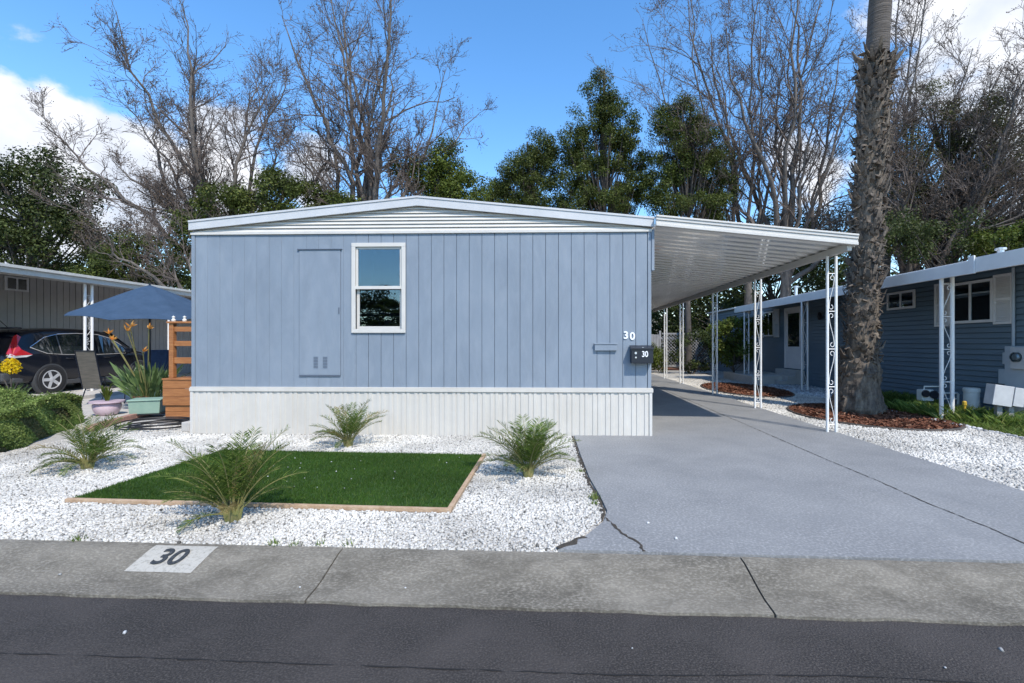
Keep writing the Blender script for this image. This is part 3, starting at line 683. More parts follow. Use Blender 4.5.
# window: frame, sashes, panes, interior
b = MB()
def frame(b, x0, x1, z0, z1, y0, y1, w):
    b.box(x0, x1, y0, y1, z1-w, z1); b.box(x0, x1, y0, y1, z0, z0+w); b.box(x0, x0+w, y0, y1, z0+w, z1-w); b.box(x1-w, x1, y0, y1, z0+w, z1-w)
frame(b, WX0-.045, WX1+.045, WZ0-.045, WZ1+.045, HY-.03, HY-.002, .062)
wf = b.build('window', M['white'], H, bevel=.004)
zm = (WZ0+WZ1)/2+.01
b = MB(); frame(b, WX0+.017, WX1-.017, zm-.015, WZ1-.017, HY+.0, HY+.03, .035); b.build('upper_sash', M['white'], wf, bevel=.003)
b = MB(); frame(b, WX0+.017, WX1-.017, WZ0+.017, zm+.03, HY+.034, HY+.06, .045); b.build('lower_sash', M['white'], wf, bevel=.003)
b = MB(); b.box(WX0-.01, WX1+.01, HY-.022, HY+.008, zm-.03, zm+.02); b.build('meeting_rail', M['white'], wf, bevel=.003)
b = MB(); b.box(WX0+.05, WX1-.05, HY+.012, HY+.016, zm+.019, WZ1-.05); b.build('pane', M['glass'], wf)
b = MB(); b.box(WX0+.06, WX1-.06, HY+.045, HY+.049, WZ0+.06, zm-.016); b.build('pane', M['glass'], wf)
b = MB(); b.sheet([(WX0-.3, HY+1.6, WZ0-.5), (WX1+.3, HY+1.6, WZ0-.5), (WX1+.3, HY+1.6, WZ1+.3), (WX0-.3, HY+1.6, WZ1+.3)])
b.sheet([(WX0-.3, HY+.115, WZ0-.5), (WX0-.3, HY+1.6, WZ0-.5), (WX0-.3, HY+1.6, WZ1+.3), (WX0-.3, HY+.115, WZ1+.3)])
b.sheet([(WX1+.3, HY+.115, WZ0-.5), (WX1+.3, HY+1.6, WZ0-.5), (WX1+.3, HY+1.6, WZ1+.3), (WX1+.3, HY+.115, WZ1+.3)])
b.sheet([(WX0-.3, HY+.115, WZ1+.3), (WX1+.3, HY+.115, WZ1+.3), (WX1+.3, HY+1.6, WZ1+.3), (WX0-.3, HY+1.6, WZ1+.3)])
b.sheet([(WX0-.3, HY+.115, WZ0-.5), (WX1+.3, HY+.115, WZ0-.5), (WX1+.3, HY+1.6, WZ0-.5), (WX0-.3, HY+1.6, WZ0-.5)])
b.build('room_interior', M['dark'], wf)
# access panel with louvres
a0 = W(299.5, 250, 7.74); a1 = W(340.5, 375, 7.72)
b = MB(); b.box(a0.x, a1.x, HY-.013, HY-.003, a1.z, a0.z); MB().box(a0.x-.007, a1.x+.007, HY-.0045, HY-.0025, a1.z-.007, a0.z+.007).build('panel_gap', M['bluedark'], H); ap = b.build('access_panel', M['blue'], H, bevel=.003)
b = MB(); b.box(a0.x-.03, a1.x+.03, HY-.03, HY-.003, a0.z+.002, a0.z+.014); b.build('drip_edge', M['bluedark'], ap)
b = MB(); b.box(a0.x-.0, a1.x+.0, HY-.018, HY-.003, a1.z-.022, a1.z-.004); b.build('bottom_lip', M['bluedark'], ap)
for vx in (316, 325.5):
    v0 = W(vx-2.2, 357, 7.73); v1 = W(vx+2.2, 368, 7.73); b = MB(); zz = v1.z
    while zz < v0.z: b.box(v0.x, v1.x, HY-.018, HY-.0135, zz, zz+.012); zz += .024
    b.build('louvre', M['bluedark'], ap)
b = MB(); b.box(a1.x-.03, a1.x-.012, HY-.022, HY-.0135, 1.95, 2.05); b.build('latch', M['bluedark'], ap)
# blue blocking strip by the number, and numbers
s0 = W(594.5, 344.5, 7.6); s1 = W(616.5, 350.5, 7.6)
b = MB(); b.box(s0.x, s1.x, HY-.045, HY-.003, s1.z, s0.z); b.box(s0.x-.01, s1.x+.01, HY-.055, HY-.003, s0.z+.001, s0.z+.02); b.build('blocking_strip', M['blue'], H, bevel=.003)
for ch, px, py in (('3', 625.8, 335.5), ('0', 632.3, 336.5)):
    p = W(px, py, 7.58); text_mesh('house_number', ch, 0.165, M['numwhite'], H, (p.x, HY-.010, p.z), (PI/2, 0, 0), .012, sx=1.0, offset=.004)
# mailbox
m0 = W(630.5, 346, 7.50); m1 = W(652.3, 363.2, 7.50)
mbx = thing('mailbox', 'black wall mounted mailbox with white number 30 at the blue house corner', 'mailbox', ((m0.x+m1.x)/2, HY-.01, m1.z))
b = MB(); b.box(m0.x, m1.x, HY-.15, HY-.015, m1.z, m0.z-.03); b.build('body', M['black'], mbx, bevel=.008)
b = MB(); y0, y1 = HY-.165, HY-.015
b.extrude([(m0.x-.008, y0, m0.z-.055), (m0.x-.008, y0, m0.z-.028), (m0.x-.008, y1, m0.z+.012), (m0.x-.008, y1, m0.z-.012)], (m1.x-m0.x+.016, 0, 0)); b.build('lid', M['black'], mbx, bevel=.003)
pp = W(644.6, 354.3, 7.45); text_mesh('number', '30', 0.125, M['numwhite'], mbx, (pp.x, HY-.1535, pp.z), (PI/2, 0, 0), .003, sx=.8, offset=.002)
for (px, py, rr) in ((635.5, 353, .018), (635.6, 357.4, .013), (642.6, 348, .013)):
    q = W(px, py, 7.45); b = MB(); b.lathe((q.x, HY-.157, q.z), [(rr, 0), (rr, .006)], 12, 'y'); b.build('rosette', M['galv'], mbx)

# ================================================================== ORNATE POSTS (shared by carports)
def ornate_post(parent, x, y, z0, z1, gap=0.145, ax='x', r=0.026, pitch=0.62, mt=None):
    mt = mt or M['postwhite']
    def P(s, z): return (x+s, y, z) if ax == 'x' else (x, y+s, z)
    b = MB()
    for s in (-gap/2, gap/2): b.tube([P(s, z0), P(s, z1)], r, 10)
    zz = z0+.12
    while zz < z1-.1:
        b.tube([P(-gap/2, zz), P(gap/2, zz)], .008, 6); zz += pitch/1.0
    po = b.build('post', mt, parent, smooth=True)
    b = MB(); zz = z0+.12; fl = 1
    while zz+pitch < z1:
        pts = []
        for i in range(15):                                  # lazy S between the tubes with curled ends
            f = i/14; pts.append(P(fl*(gap/2-.03)*math.cos(PI*f), zz+.07+(pitch-.14)*f))
        b.tube(pts, .0055, 5)
        for (cz, sg, cs) in ((zz+.07, 1, fl), (zz+pitch-.07, -1, -fl)):
            pts = [P(cs*(gap/2-.03)*(1-2*0)+(-cs)*0.030*(1-math.cos(a)), cz-sg*.034*math.sin(a)) for a in np.linspace(0, 1.5*PI, 10)]
            b.tube(pts, .006, 5)
        zz += pitch; fl = -fl
    b.build('scroll', mt, po, smooth=True)
    return po

# ================================================================== CARPORT
CP = thing('carport', 'white metal lean-to carport with paired scroll posts beside the blue home', 'carport', (3.2, 7.55, 0))
CXL, CXR, CY0, CY1 = 1.60, 4.62, 7.52, 22.3
def cz(x): return 3.315+(3.00-3.315)*(x-CXL)/(CXR-CXL)     # underside
mb = MB(); pr = []; y = CY0+.02; k = 0
while y < CY1:                                              # ribbed roof pans: ribs run from the house to the outer edge
    pr += [(y, 0.0), (y+.245, 0.0), (y+.255, -.022), (y+.285, -.022), (y+.295, 0.0)]; y += .3
n = len(pr); vs = []
for x_ in (CXL, CXR-.05):
    for (yy, dz) in pr: vs.append((x_, yy, cz(x_)+.03+dz))
    for (yy, dz) in pr: vs.append((x_, yy, cz(x_)+.075))
fs = []
for i in range(n-1):
    fs.append((i, i+1, 2*n+i+1, 2*n+i)); fs.append((n+i, 2*n+n+i, 2*n+n+i+1, n+i+1))
fs += [tuple(range(n))+tuple(range(2*n-1, n-1, -1)), tuple(range(2*n, 3*n))+tuple(range(4*n-1, 3*n-1, -1))]
mb.add(vs, fs); mb.build('roof_pan', M['pan'], CP)
def slab(b, xa, xb, ya, yb, da, db):
    b.add([(xa, ya, cz(xa)+da), (xb, ya, cz(xb)+da), (xb, yb, cz(xb)+da), (xa, yb, cz(xa)+da), (xa, ya, cz(xa)+db), (xb, ya, cz(xb)+db), (xb, yb, cz(xb)+db), (xa, yb, cz(xa)+db)],
          [(0, 3, 2, 1), (4, 5, 6, 7), (0, 1, 5, 4), (1, 2, 6, 5), (2, 3, 7, 6), (3, 0, 4, 7)])
b = MB(); slab(b, CXL-.04, CXR+.004, CY0-.06, CY0+.015, -.025, .022); slab(b, CXL-.04, CXR+.004, CY0-.045, CY0+.015, .024, .066); slab(b, CXL-.04, CXR+.004, CY0-.06, CY0+.015, .068, .110); slab(b, CXL-.04, CXR+.004, CY0-.075, CY0+.015, .112, .140)
b.build('front_fascia', M['white'], CP, bevel=.004)
b = MB(); b.box(CXR-.045, CXR+.0, CY0+.02, CY1, 2.965, 3.13); b.box(CXR+.001, CXR+.02, CY0+.02, CY1, 3.11, 3.14); b.build('side_gutter', M['white'], CP, bevel=.004)
b = MB(); b.box(4.50, 4.57, CY0+.02, CY1, 2.905, 3.02); b.build('beam', M['white'], CP, bevel=.004)
b = MB(); b.box(HX1+.006, HX1+.05, HY-.03, HY+.10, 2.62, ZW+.03); b.build('house_end_bracket', M['blue'], CP, bevel=.003)
b = MB(); b.box(HX1+.01, HX1+.07, HY+.12, CY1, 3.22, 3.34); b.build('wall_ledger', M['white'], CP)
for yy, gp in ((8.03, .14), (10.9, .13), (13.8, .12), (17.4, .11), (19.9, .10)): ornate_post(CP, 4.54, yy, 0.02, 2.906, gap=gp, r=.023)
b = MB(); b.box(CXL, CXR, CY1, CY1+.02, 3.0, 3.3); b.build('rear_fascia', M['white'], CP)

# ================================================================== SMALL YARD PALMS
def small_palm(label, x, y, h, w, nf, seed, droop=0.5, dry=0.12):
    R = np.random.default_rng(seed)
    t = thing('young_date_palm', label, 'palm', (x, y, 0), group='young palms planted in the white gravel')
    V = []; VD = []; stems = []
    for i in range(nf):
        az = 2*PI*(i*0.618)+R.normal()*.2; e = R.uniform(0, 1)**0.8
        L_ = math.hypot(w/2, h)*R.uniform(0.72, 1.0)*(0.98 if e > .45 else 0.80)*(1-.32*max(0, -math.sin(az))*(1-e))
        elev = math.radians(84-58*(1-e)*1.0+R.normal()*5); n = 14
        p = np.array([0.03*math.cos(az), 0.03*math.sin(az), 0.06]); pts = [p]; an = elev
        for k in range(n):
            an -= (droop*(0.5+1.2*k/n))*(1.15-e*.55)/n*2.0
            p = p+np.array([math.cos(az)*math.cos(an), math.sin(az)*math.cos(an), math.sin(an)])*L_/n
            p[2] = max(p[2], .03); pts.append(p)
        pts = np.array(pts); stems.append((pts, np.linspace(.007, .002, n+1)))
        isdry = R.random() < dry
        for k in np.linspace(0.2, 1.0, 44):
            j = min(int(k*n), n-1); f = k*n-j; q = pts[j]*(1-f)+pts[min(j+1, n)]*f
            d = unit(pts[min(j+1, n)]-pts[j]+1e-6); side = unit(np.cross(d, [0, 0, 1.0])+1e-9); upv = np.cross(side, d)
            ll = L_*0.26*math.sin(PI*(0.12+0.80*k))**0.7*R.uniform(.8, 1.15)
            for s in (-1, 1):
                dd = unit(d*R.uniform(.55, .95)+side*s*0.8+upv*R.uniform(.0, .5)+R.normal(size=3)*.07)
                tip = q+dd*ll+np.array([0, 0, -ll*.12]); wv = unit(np.cross(dd, upv+R.normal(size=3)*.3))*.0034; mid = q+dd*ll*.5
                tip[2] = max(tip[2], .02)
                (VD if isdry else V).append([q, mid+wv, tip, mid-wv])
    fastmesh('fronds', np.array(V).reshape(-1, 3), 4, L['palm'], t, local=True)
    if VD: fastmesh('dry_fronds', np.array(VD).reshape(-1, 3), 4, L['palmdry'], t, local=True)
    tubes_mesh([(p+np.array([x, y, 0]), r) for p, r in stems], 4, 'stalks', MATS['frond_stalk'], t)
    b = MB()
    for k in range(16):
        a = 2*PI*k*.618; rr = .028+.02*(k/16)
        b.tube([(rr*.8*math.cos(a), rr*.8*math.sin(a), -.01), (rr*1.2*math.cos(a), rr*1.2*math.sin(a), .07), (rr*1.9*math.cos(a), rr*1.9*math.sin(a), .12+.05*R.random())], [.022, .018, .006], 5)
    b.build('stub', MATS['frond_stalk'], t, local=True, smooth=True)
    return t
mat('frond_stalk', (0.16, 0.17, 0.05), (0.24, 0.20, 0.08), 20, 0.6)
p = G(233, 521); small_palm('largest young palm, spilling over the front timber edge of the turf', p.x, p.y, 0.56, 1.2, 32, 21, .48, .07)
p = G(88, 469); small_palm('wispy yellowish young palm in gravel beside the clipped hedge', p.x, p.y, 0.50, 1.1, 30, 22, .55, .15)
p = G(348, 447); small_palm('small young palm against the white skirting behind the turf', p.x, p.y, 0.56, 0.9, 26, 23, .5, .1)
p = G(528, 477); small_palm('full dark green young palm between the turf and the driveway', p.x, p.y, 0.58, 1.0, 38, 24, .5, .03)

# ================================================================== TALL PALM
def tall_palm():
    bx, by = 6.38, 10.35
    t = thing('tall_palm', 'tall palm with thick shaggy trunk of old leaf stubs in round mulch bed', 'palm', (bx, by, 0))
    def cxz(z): return bx+0.050*z+0.0006*z*z
    prof = [(0, .46), (.12, .50), (.3, .44), (.55, .39), (.9, .35), (1.07, .35), (1.12, .31), (1.6, .27), (3, .25), (5, .245), (7.2, .25), (7.6, .22)]
    vs = []; seg = 40; R = random.Random(5)
    zz = np.concatenate([np.linspace(0, 1.08, 20), np.linspace(1.12, 7.5, 44)]); fs = []
    for i, z in enumerate(zz):
        r = np.interp(z, [q[0] for q in prof], [q[1] for q in prof])
        for k in range(seg):
            a = 2*PI*k/seg; f = 1+.05*math.sin(3*a+z*2)+.03*math.sin(7*a-z*5)+.035*R.uniform(-1, 1)+(.06*math.sin(a*11) if z < .35 else 0)
            vs.append((cxz(z)+r*f*math.cos(a), by+r*f*math.sin(a), z))
    for i in range(len(zz)-1):
        for k in range(seg): fs.append((i*seg+k, i*seg+(k+1) % seg, (i+1)*seg+(k+1) % seg, (i+1)*seg+k))
    MB().add(vs, fs).build('trunk', M['palmfib'], t, smooth=False)
    b = MB(); n = 14
    b.tube([(cxz(z), by, z) for z in np.linspace(7.3, 12.5, n)], [.215-.003*i+(.008 if i % 2 else 0) for i in range(n)], 20); b.build('upper_trunk', M['palmbare'], t, smooth=True)
    # old leaf bases: curved wedges in spirals
    b = MB(); R = random.Random(8); k = 0; z = 1.0
    while z < 7.55:
        for j in range(15):
            a = 2*PI*j/15+k*.33+R.uniform(-.16, .16); zq = z+R.uniform(-.07, .07)
            r = .265 if zq > 1.4 else .32; w = R.uniform(.024, .068); ln = R.uniform(.07, .26)*(1.15 if zq > 7.1 else 1); th = R.uniform(.010, .022)
            out = R.uniform(.1, .8) if zq < 6.9 else R.uniform(.5, 1.2); cx = cxz(zq)
            rd = Vector((math.cos(a), math.sin(a), 0)); tn = Vector((-math.sin(a), math.cos(a), 0)); up = Vector((0, 0, 1))
            tn = (tn+up*R.uniform(-.7, .7)).normalized()
            c0 = Vector((cx, by, zq))+rd*(r-.06)
            if R.random() < .35: sgn = -0.5*R.random()
            else: sgn = 1
            c1 = c0+rd*(ln*.5*out+.05)+up*ln*.35*sgn; c2 = c0+rd*(ln*out*.8+.07)+up*ln*1.0*sgn
            vs = []
            for (c, ww, tt) in ((c0, w, th*1.6), (c1, w*.85, th), (c2, w*R.uniform(.15, .6), th*.35)):
                nrm = (up*.6+rd*-.4).normalized()
                vs += [c-tn*ww-nrm*tt, c+tn*ww-nrm*tt, c+tn*ww*.7+nrm*tt, c-tn*ww*.7+nrm*tt]
            fs = []
            for q in range(2):
                for s in range(4): fs.append((q*4+s, q*4+(s+1) % 4, q*4+4+(s+1) % 4, q*4+4+s))
            fs.append((8, 9, 10, 11)); b.add([tuple(v) for v in vs], fs)
        z += .098; k += 1
    # torn fibre skirt where the stubs end
    bs = b; b = MB(); R = random.Random(14)
    for j in range(70):
        a = R.uniform(0, 2*PI); z0 = R.uniform(.80, 1.1); rd = Vector((math.cos(a), math.sin(a), 0)); tn = Vector((-math.sin(a), math.cos(a), 0))
        c = Vector((cxz(z0), by, z0)); w = R.uniform(.03, .11); d = R.uniform(.1, .4)
        b.add([tuple(c+rd*.32-tn*w+Vector((0, 0, .1))), tuple(c+rd*.32+tn*w+Vector((0, 0, .1))), tuple(c+rd*(.38+R.uniform(0, .05))+tn*w*.8-Vector((0, 0, .06))), tuple(c+rd*.35-tn*w*.4-Vector((0, 0, d))), tuple(c+rd*(.37)-tn*w-Vector((0, 0, .06)))], [(0, 1, 2, 3, 4)])
    b.build('fibre_skirt', M['palmfib'], t, sol=.02)
    # thin frayed stalk ends that stick out, and dry hairs
    b = bs; R = random.Random(15)
    for j in range(420):
        a = R.uniform(0, 2*PI); z0 = R.uniform(1.6, 7.5); rd = Vector((math.cos(a), math.sin(a), 0))
        c = Vector((cxz(z0), by, z0))+rd*.25; l_ = R.uniform(.06, .17); m_ = c+rd*l_*.7+Vector((0, 0, -.03)); e = m_+rd*l_*.35+Vector((R.uniform(-.05, .05), R.uniform(-.05, .05), R.uniform(-.05, .12)))
        b.tube([c, m_, e], [.014, .010, .003], 4)
    b.build('leaf_stubs', M['palmfib'], t)
    # crown (above the frame)
    V = []; R = np.random.default_rng(3); stems = []
    for i in range(46):
        az = 2*PI*i*.618; el = math.radians(R.uniform(-40, 75)); L_ = 1.7; o = np.array([cxz(12.5), by, 12.5])
        d = np.array([math.cos(az)*math.cos(el), math.sin(az)*math.cos(el), math.sin(el)]); q = o+d*L_*.6+np.array([0, 0, -.1]); stems.append((np.array([o, (o+q)/2+[0, 0, .05], q]), [.02, .018, .012]))
        s = unit(np.cross(d, [0, 0, 1.])); u_ = np.cross(s, d)
        for k in range(26):
            an = (k/25-.5)*2.6; dd = unit(d*math.cos(an)+s*math.sin(an)); tip = q+dd*1.05+np.array([0, 0, -.35]); mid = q+dd*.55+np.array([0, 0, -.04]); w_ = unit(np.cross(dd, u_))*.03
            V.append([q, mid+w_, tip, mid-w_])
    fastmesh('crown', np.array(V).reshape(-1, 3), 4, L['palm'], t); tubes_mesh(stems, 4, 'crown_stalks', MATS['frond_stalk'], t)
tall_palm()

# ================================================================== RIGHT NEIGHBOUR
NX = 8.70; AX = 7.30; NY1 = 27.0; NF = 7.25; NW = 8.70
N = thing('neighbour_house', 'dark teal lap sided home with white eave and louvred shutters on the right', 'house', (NX, 9, 0))
openings = []   # (y0,y1,z0,z1)
def yat(px): return W(px, 343, onX(px, NX)).y
def zat(px, py): return W(px, py, onX(px, NX)).z
wA = (yat(1015)+.40, yat(937)-.40, zat(1015, 321), zat(1015, 275)); small = (yat(917), yat(889), zat(905, 309), zat(905, 291)); door = (yat(805), yat(786), .55, 2.78)
b = MB(); b.box(NX+.02, NX+.2, NW, NY1, 0.0, 3.12)
nw = b.build('wall', M['teal'], N)
b = MB(); z = .25
while z < 3.02:                               # lap siding courses, each a tilted board
    z2 = z+.100; b.add([(NX-.028, NW, z), (NX-.028, NY1, z), (NX-.002, NY1, z2), (NX-.002, NW, z2), (NX+.018, NW, z), (NX+.018, NY1, z), (NX+.018, NY1, z2), (NX+.018, NW, z2)], [(0, 1, 2, 3), (0, 4, 5, 1), (3, 2, 6, 7), (0, 3, 7, 4), (1, 5, 6, 2)]); z = z2+.011
b.build('lap_siding', M['teal'], nw)
b = MB(); b.box(NX-.03, NX+.02, NW, NY1, 0.0, .24); b.build('foundation', M['teal'], N)
b = MB(); b.box(NX-.05, NX+.24, NY1, NY1+.1, 0, 3.1); b.build('corner_board', M['neartrim'], N)
b = MB(); b.box(NX+.21, NX+6, NY1-.1, NY1, 0, 3.1); b.build('rear_wall', M['teal'], N)
b = MB(); b.box(NX+.21, NX+6, NW, NW+.1, 0, 3.1); b.build('front_wall', M['teal'], N)
b = MB(); b.box(NX-.05, NX+.22, NW-.06, NW-.002, 0, 3.04); b.build('corner_board', M['neartrim'], N)
def side_window(o, parent, mull=1, curtain=False, name='window'):
    y0, y1, z0, z1 = o; b = MB()
    def fr(b, y0, y1, z0, z1, x0, x1, w):
        b.box(x0, x1, y0, y1, z1-w, z1); b.box(x0, x1, y0, y1, z0, z0+w); b.box(x0, x1, y0, y0+w, z0+w, z1-w); b.box(x0, x1, y1-w, y1, z0+w, z1-w)
    fr(b, y0, y1, z0, z1, NX-.065, NX-.030, .055)
    wn = b.build(name, M['neartrim'], parent, bevel=.004)
    if mull:
        b = MB(); ym = (y0+y1)/2; b.box(NX-.06, NX-.031, ym-.022, ym+.022, z0+.055, z1-.055); b.build('mullion', M['neartrim'], wn)
    b = MB(); b.box(NX-.045, NX-.042, y0+.05, y1-.05, z0+.05, z1-.05); b.build('pane', M['glass'], wn)
    b = MB(); b.box(NX-.034, NX-.0295, y0+.05, y1-.05, z0+.05, z1-.05); b.build('dark_backing', M['dark'], wn)
    if curtain:
        b = MB(); n = 24
        for (ya, yb) in ((y0+.06, y0+.06+(y1-y0)*.22), (y0+(y1-y0)*.62, y0+(y1-y0)*.76)):
            pts = [(NX-.0365-.002*(i % 2), ya+(yb-ya)*i/n, 0) for i in range(n+1)]
            b = MB(); b.add([(p_[0], p_[1], z0+.06) for p_ in pts]+[(p_[0], p_[1], z1-.06) for p_ in pts], [(i, i+1, n+2+i, n+1+i) for i in range(n)]); b.build('curtain', M['curtain'], wn)
    return wn
wn = side_window(wA, N, 1, True); side_window(small, N, 1, True)
side_window((19.3, 20.2, 1.75, 2.75), N, 1)
def shutter(y0, y1, z0, z1):
    b = MB(); b.box(NX-.060, NX-.0295, y0, y0+.045, z0, z1); b.box(NX-.060, NX-.0295, y1-.045, y1, z0, z1); b.box(NX-.060, NX-.0295, y0+.045, y1-.045, z1-.05, z1); b.box(NX-.060, NX-.0295, y0+.045, y1-.045, z0, z0+.05); b.box(NX-.060, NX-.0295, y0+.045, y1-.045, (z0+z1)/2-.025, (z0+z1)/2+.025)
    b.box(NX-.036, NX-.0295, y0+.04, y1-.04, z0+.04, z1-.04)
    sh = b.build('shutter', M['neartrim'], N, bevel=.003); b = MB(); z = z0+.06
    while z < z1-.08:
        b.add([(NX-.055, y0+.045, z), (NX-.055, y1-.045, z), (NX-.038, y1-.045, z+.03), (NX-.038, y0+.045, z+.03)], [(0, 1, 2, 3)]); z += .034
    b.build('louvres', M['neartrim'], sh, sol=.004)
shutter(wA[0]-.41, wA[0]-.005, wA[2]-.05, wA[3]+.05); shutter(wA[1]+.005, wA[1]+.41, wA[2]-.05, wA[3]+.05)
shutter(18.85, 19.28, 1.7, 2.8); shutter(20.22, 20.6, 1.7, 2.8)
b = MB(); b.box(NX-.07, NX-.0295, door[0], door[0]+.1, door[2], door[3]); b.box(NX-.07, NX-.0295, door[1]-.1, door[1], door[2], door[3]); b.box(NX-.07, NX-.0295, door[0]+.1, door[1]-.1, door[3]-.1, door[3]); fr_ = b.build('door_frame', M['neartrim'], N)
b = MB(); b.box(NX-.055, NX-.0295, door[0]+.1, door[1]-.1, door[2], door[3]-.1); dr = b.build('door', M['neartrim'], N)
b = MB(); b.box(NX-.062, NX-.0555, door[0]+.28, door[1]-.28, 1.35, door[3]-.22); b.build('door_glass', M['carglass'], dr)
b = MB(); b.lathe((NX-.09, door[0]+.18, 1.5), [(.03, 0), (.035, .03), (.012, .045)], 10, 'x'); b.build('handle', M['galv'], dr)
for i in range(3):
    b = MB(); b.box(NX-.35-.28*(2-i)-0, NX-.065 if i == 2 else NX-.35-.28*(1-i)-.001, door[0]-.1, door[1]+.1, 0.01, .18*(i+1)-.02); b.build('step', M['patio'], N)
# awning along the side, its fascia, posts; roof of the house above it
b = MB(); b.add([(AX, NF, 2.80), (NX+.02, NF, 3.05), (NX+.02, 19.6, 3.05), (AX, 19.6, 2.80), (AX, NF, 2.88), (NX+.02, NF, 3.12), (NX+.02, 19.6, 3.12), (AX, 19.6, 2.88)], [(0, 3, 2, 1), (4, 5, 6, 7), (0, 1, 5, 4), (1, 2, 6, 5), (2, 3, 7, 6), (3, 0, 4, 7)]); aw = b.build('awning', M['neartrim'], N)
b = MB(); b.box(AX-.06, AX-.01, NF, 8.55, 2.70, 2.955); b.box(AX-.05, AX-.0, 8.56, 19.62, 2.69, 2.915); b.box(AX-.09, AX-.061, 8.5, 8.62, 2.68, 2.99); b.box(AX-.055, AX+.6, 19.63, 19.66, 2.70, 2.93); b.build('fascia', M['neartrim'], aw, bevel=.005)
b = MB(); xr = NX-.14; b.add([(xr, NW-.15, 3.123), (NX+6, NW-.15, 3.70), (NX+6, NY1+.5, 3.70), (xr, NY1+.5, 3.123), (xr, NW-.15, 3.19), (NX+6, NW-.15, 3.8), (NX+6, NY1+.5, 3.8), (xr, NY1+.5, 3.19)], [(0, 3, 2, 1), (4, 5, 6, 7), (0, 1, 5, 4), (1, 2, 6, 5), (2, 3, 7, 6), (3, 0, 4, 7)]); b.build('roof', M['neartrim'], N)
for (vy, vh) in ((8.6, .12), (12.9, .12), (15.7, .3)):
    b = MB(); b.lathe((AX+.45, vy, 2.98), [(.05, 0), (.05, vh), (.08, vh), (.08, vh+.03), (0, vh+.05)], 10); b.build('roof_pipe', M['galv'], aw)
p_ = G(948, 421)
ornate_post(N, AX+.13, p_.y, 0, 2.80, gap=.20, ax='x', r=.036, mt=M['postwhite'])
for yy, zb in ((14.4, .1), (18.7, .30)): ornate_post(N, AX+.06, yy, zb, 2.80, gap=.17)
structure(MB().box(7.0, 8.68, 17.3, 20.2, 0.0, 0.30).build('porch_slab', M['patio']))
b = MB(); b.lathe((NX-.10, 15.9, 2.35), [(.0, -.12), (.05, -.1), (.07, 0), (.05, .1), (.02, .14)], 12); ln_ = b.build('wall_lantern', M['black'], N); 

# utilities beside the wall
u = thing('electric_meter', 'grey blue electric meter cabinet with round glass meter on teal wall', 'meter', (NX-.1, 8.6, .3))
ym = W(1011, 343, onX(1011, NX-.15)).y
b = MB(); b.box(NX-.16, NX-.016, ym-.35, ym+.12, .62, 1.42); b.build('cabinet', M['utility'], u, bevel=.006)
b = MB(); b.box(NX-.15, NX-.016, ym+.121, ym+.26, .70, .98); b.box(NX-.13, NX-.016, ym+.121, ym+.20, 1.08, 1.30); b.build('side_box', M['utility'], u, bevel=.006)
b = MB(); b.box(NX-.22, NX-.161, ym-.34, ym-.06, 1.0, 1.40); b.build('meter_face', M['utilwhite'], u, bevel=.006)
b = MB(); b.lathe((NX-.30, ym-.2, 1.22), [(.07, 0), (.09, .02), (.09, .08)], 20, 'x'); b.build('meter_dial', M['glass'], u)
b = MB(); b.lathe((NX-.27, ym-.2, 1.22), [(.06, 0), (.06, .05)], 20, 'x'); b.build('dial_core', M['galv'], u)
b = MB(); b.box(NX-.28, NX-.016, ym-.45, ym-.02, .02, .60); b.build('lower_cabinet', M['utilwhite'], u, bevel=.006)
b = MB(); b.tube([(NX-.06, ym+.05, 1.42), (NX-.06, ym+.05, 2.9)], .025, 8); b.build('conduit', M['utility'], u)
p_ = G(971.5, 417); b = MB(); b.lathe((p_.x, p_.y, 0), [(.13, 0), (.128, .50), (.138, .505), (.138, .57), (.12, .585), (0, .59)], 24)
tag(b.build('standpipe', M['pvc'], smooth=True), 'upright white plastic standpipe with cap in the grass by teal wall', 'pipe')
# tilted white cover box
p_ = G(1002, 426); u = thing('utility_pedestal', 'white tilted utility pedestal box on a stub leg in the grass', 'utility box', (p_.x, p_.y, 0), rz=math.radians(-8))
b = MB(); Rm = Matrix.Rotation(math.radians(8), 3, 'Y'); b.obox((-.05, 0, .55), (.30, .22, .36), Rm); b.build('box', M['utilwhite'], u, local=True, bevel=.006)
b = MB(); b.obox((.19, 0, .525), (.165, .24, .33), Rm); b.build('side_door', M['utilwhite'], u, local=True, bevel=.006)
b = MB(); b.box(-.10, -.02, -.04, .04, 0, .40); b.box(.08, .16, -.04, .04, 0, .38); b.build('leg', M['fencewood'], u, local=True)
# gas meter manifold
p_ = G(930, 413); u = thing('gas_meter', 'white gas meter with round dials and pipes low in the grass', 'gas meter', (p_.x, p_.y, 0))
b = MB(); b.box(-.22, .02, -.09, .09, .26, .50); b.build('meter_body', M['pvc'], u, local=True, bevel=.02)
b = MB(); b.lathe((-.17, -.09, .42), [(.075, 0), (.075, -.04)], 16, 'y'); b.lathe((.0, -.09, .40), [(.085, 0), (.085, -.04)], 16, 'y'); b.build('dial', M['black'], u, local=True)
b = MB(); b.tube([(.02, 0, .42), (.55, 0, .42), (.58, 0, .40), (.58, 0, 0)], .022, 8); b.tube([(-.12, 0, .5), (-.12, 0, .56), (.2, 0, .56), (.2, 0, .3), (.55, 0, .3)], .018, 8); b.tube([(-.1, 0, 0), (-.1, 0, .28)], .02, 8); b.build('pipework', M['pvc'], u, local=True, smooth=True)
b = MB(); b.box(-.24, .12, -.12, .12, .0, .2); b.build('base_block', M['cladding'], u, local=True)
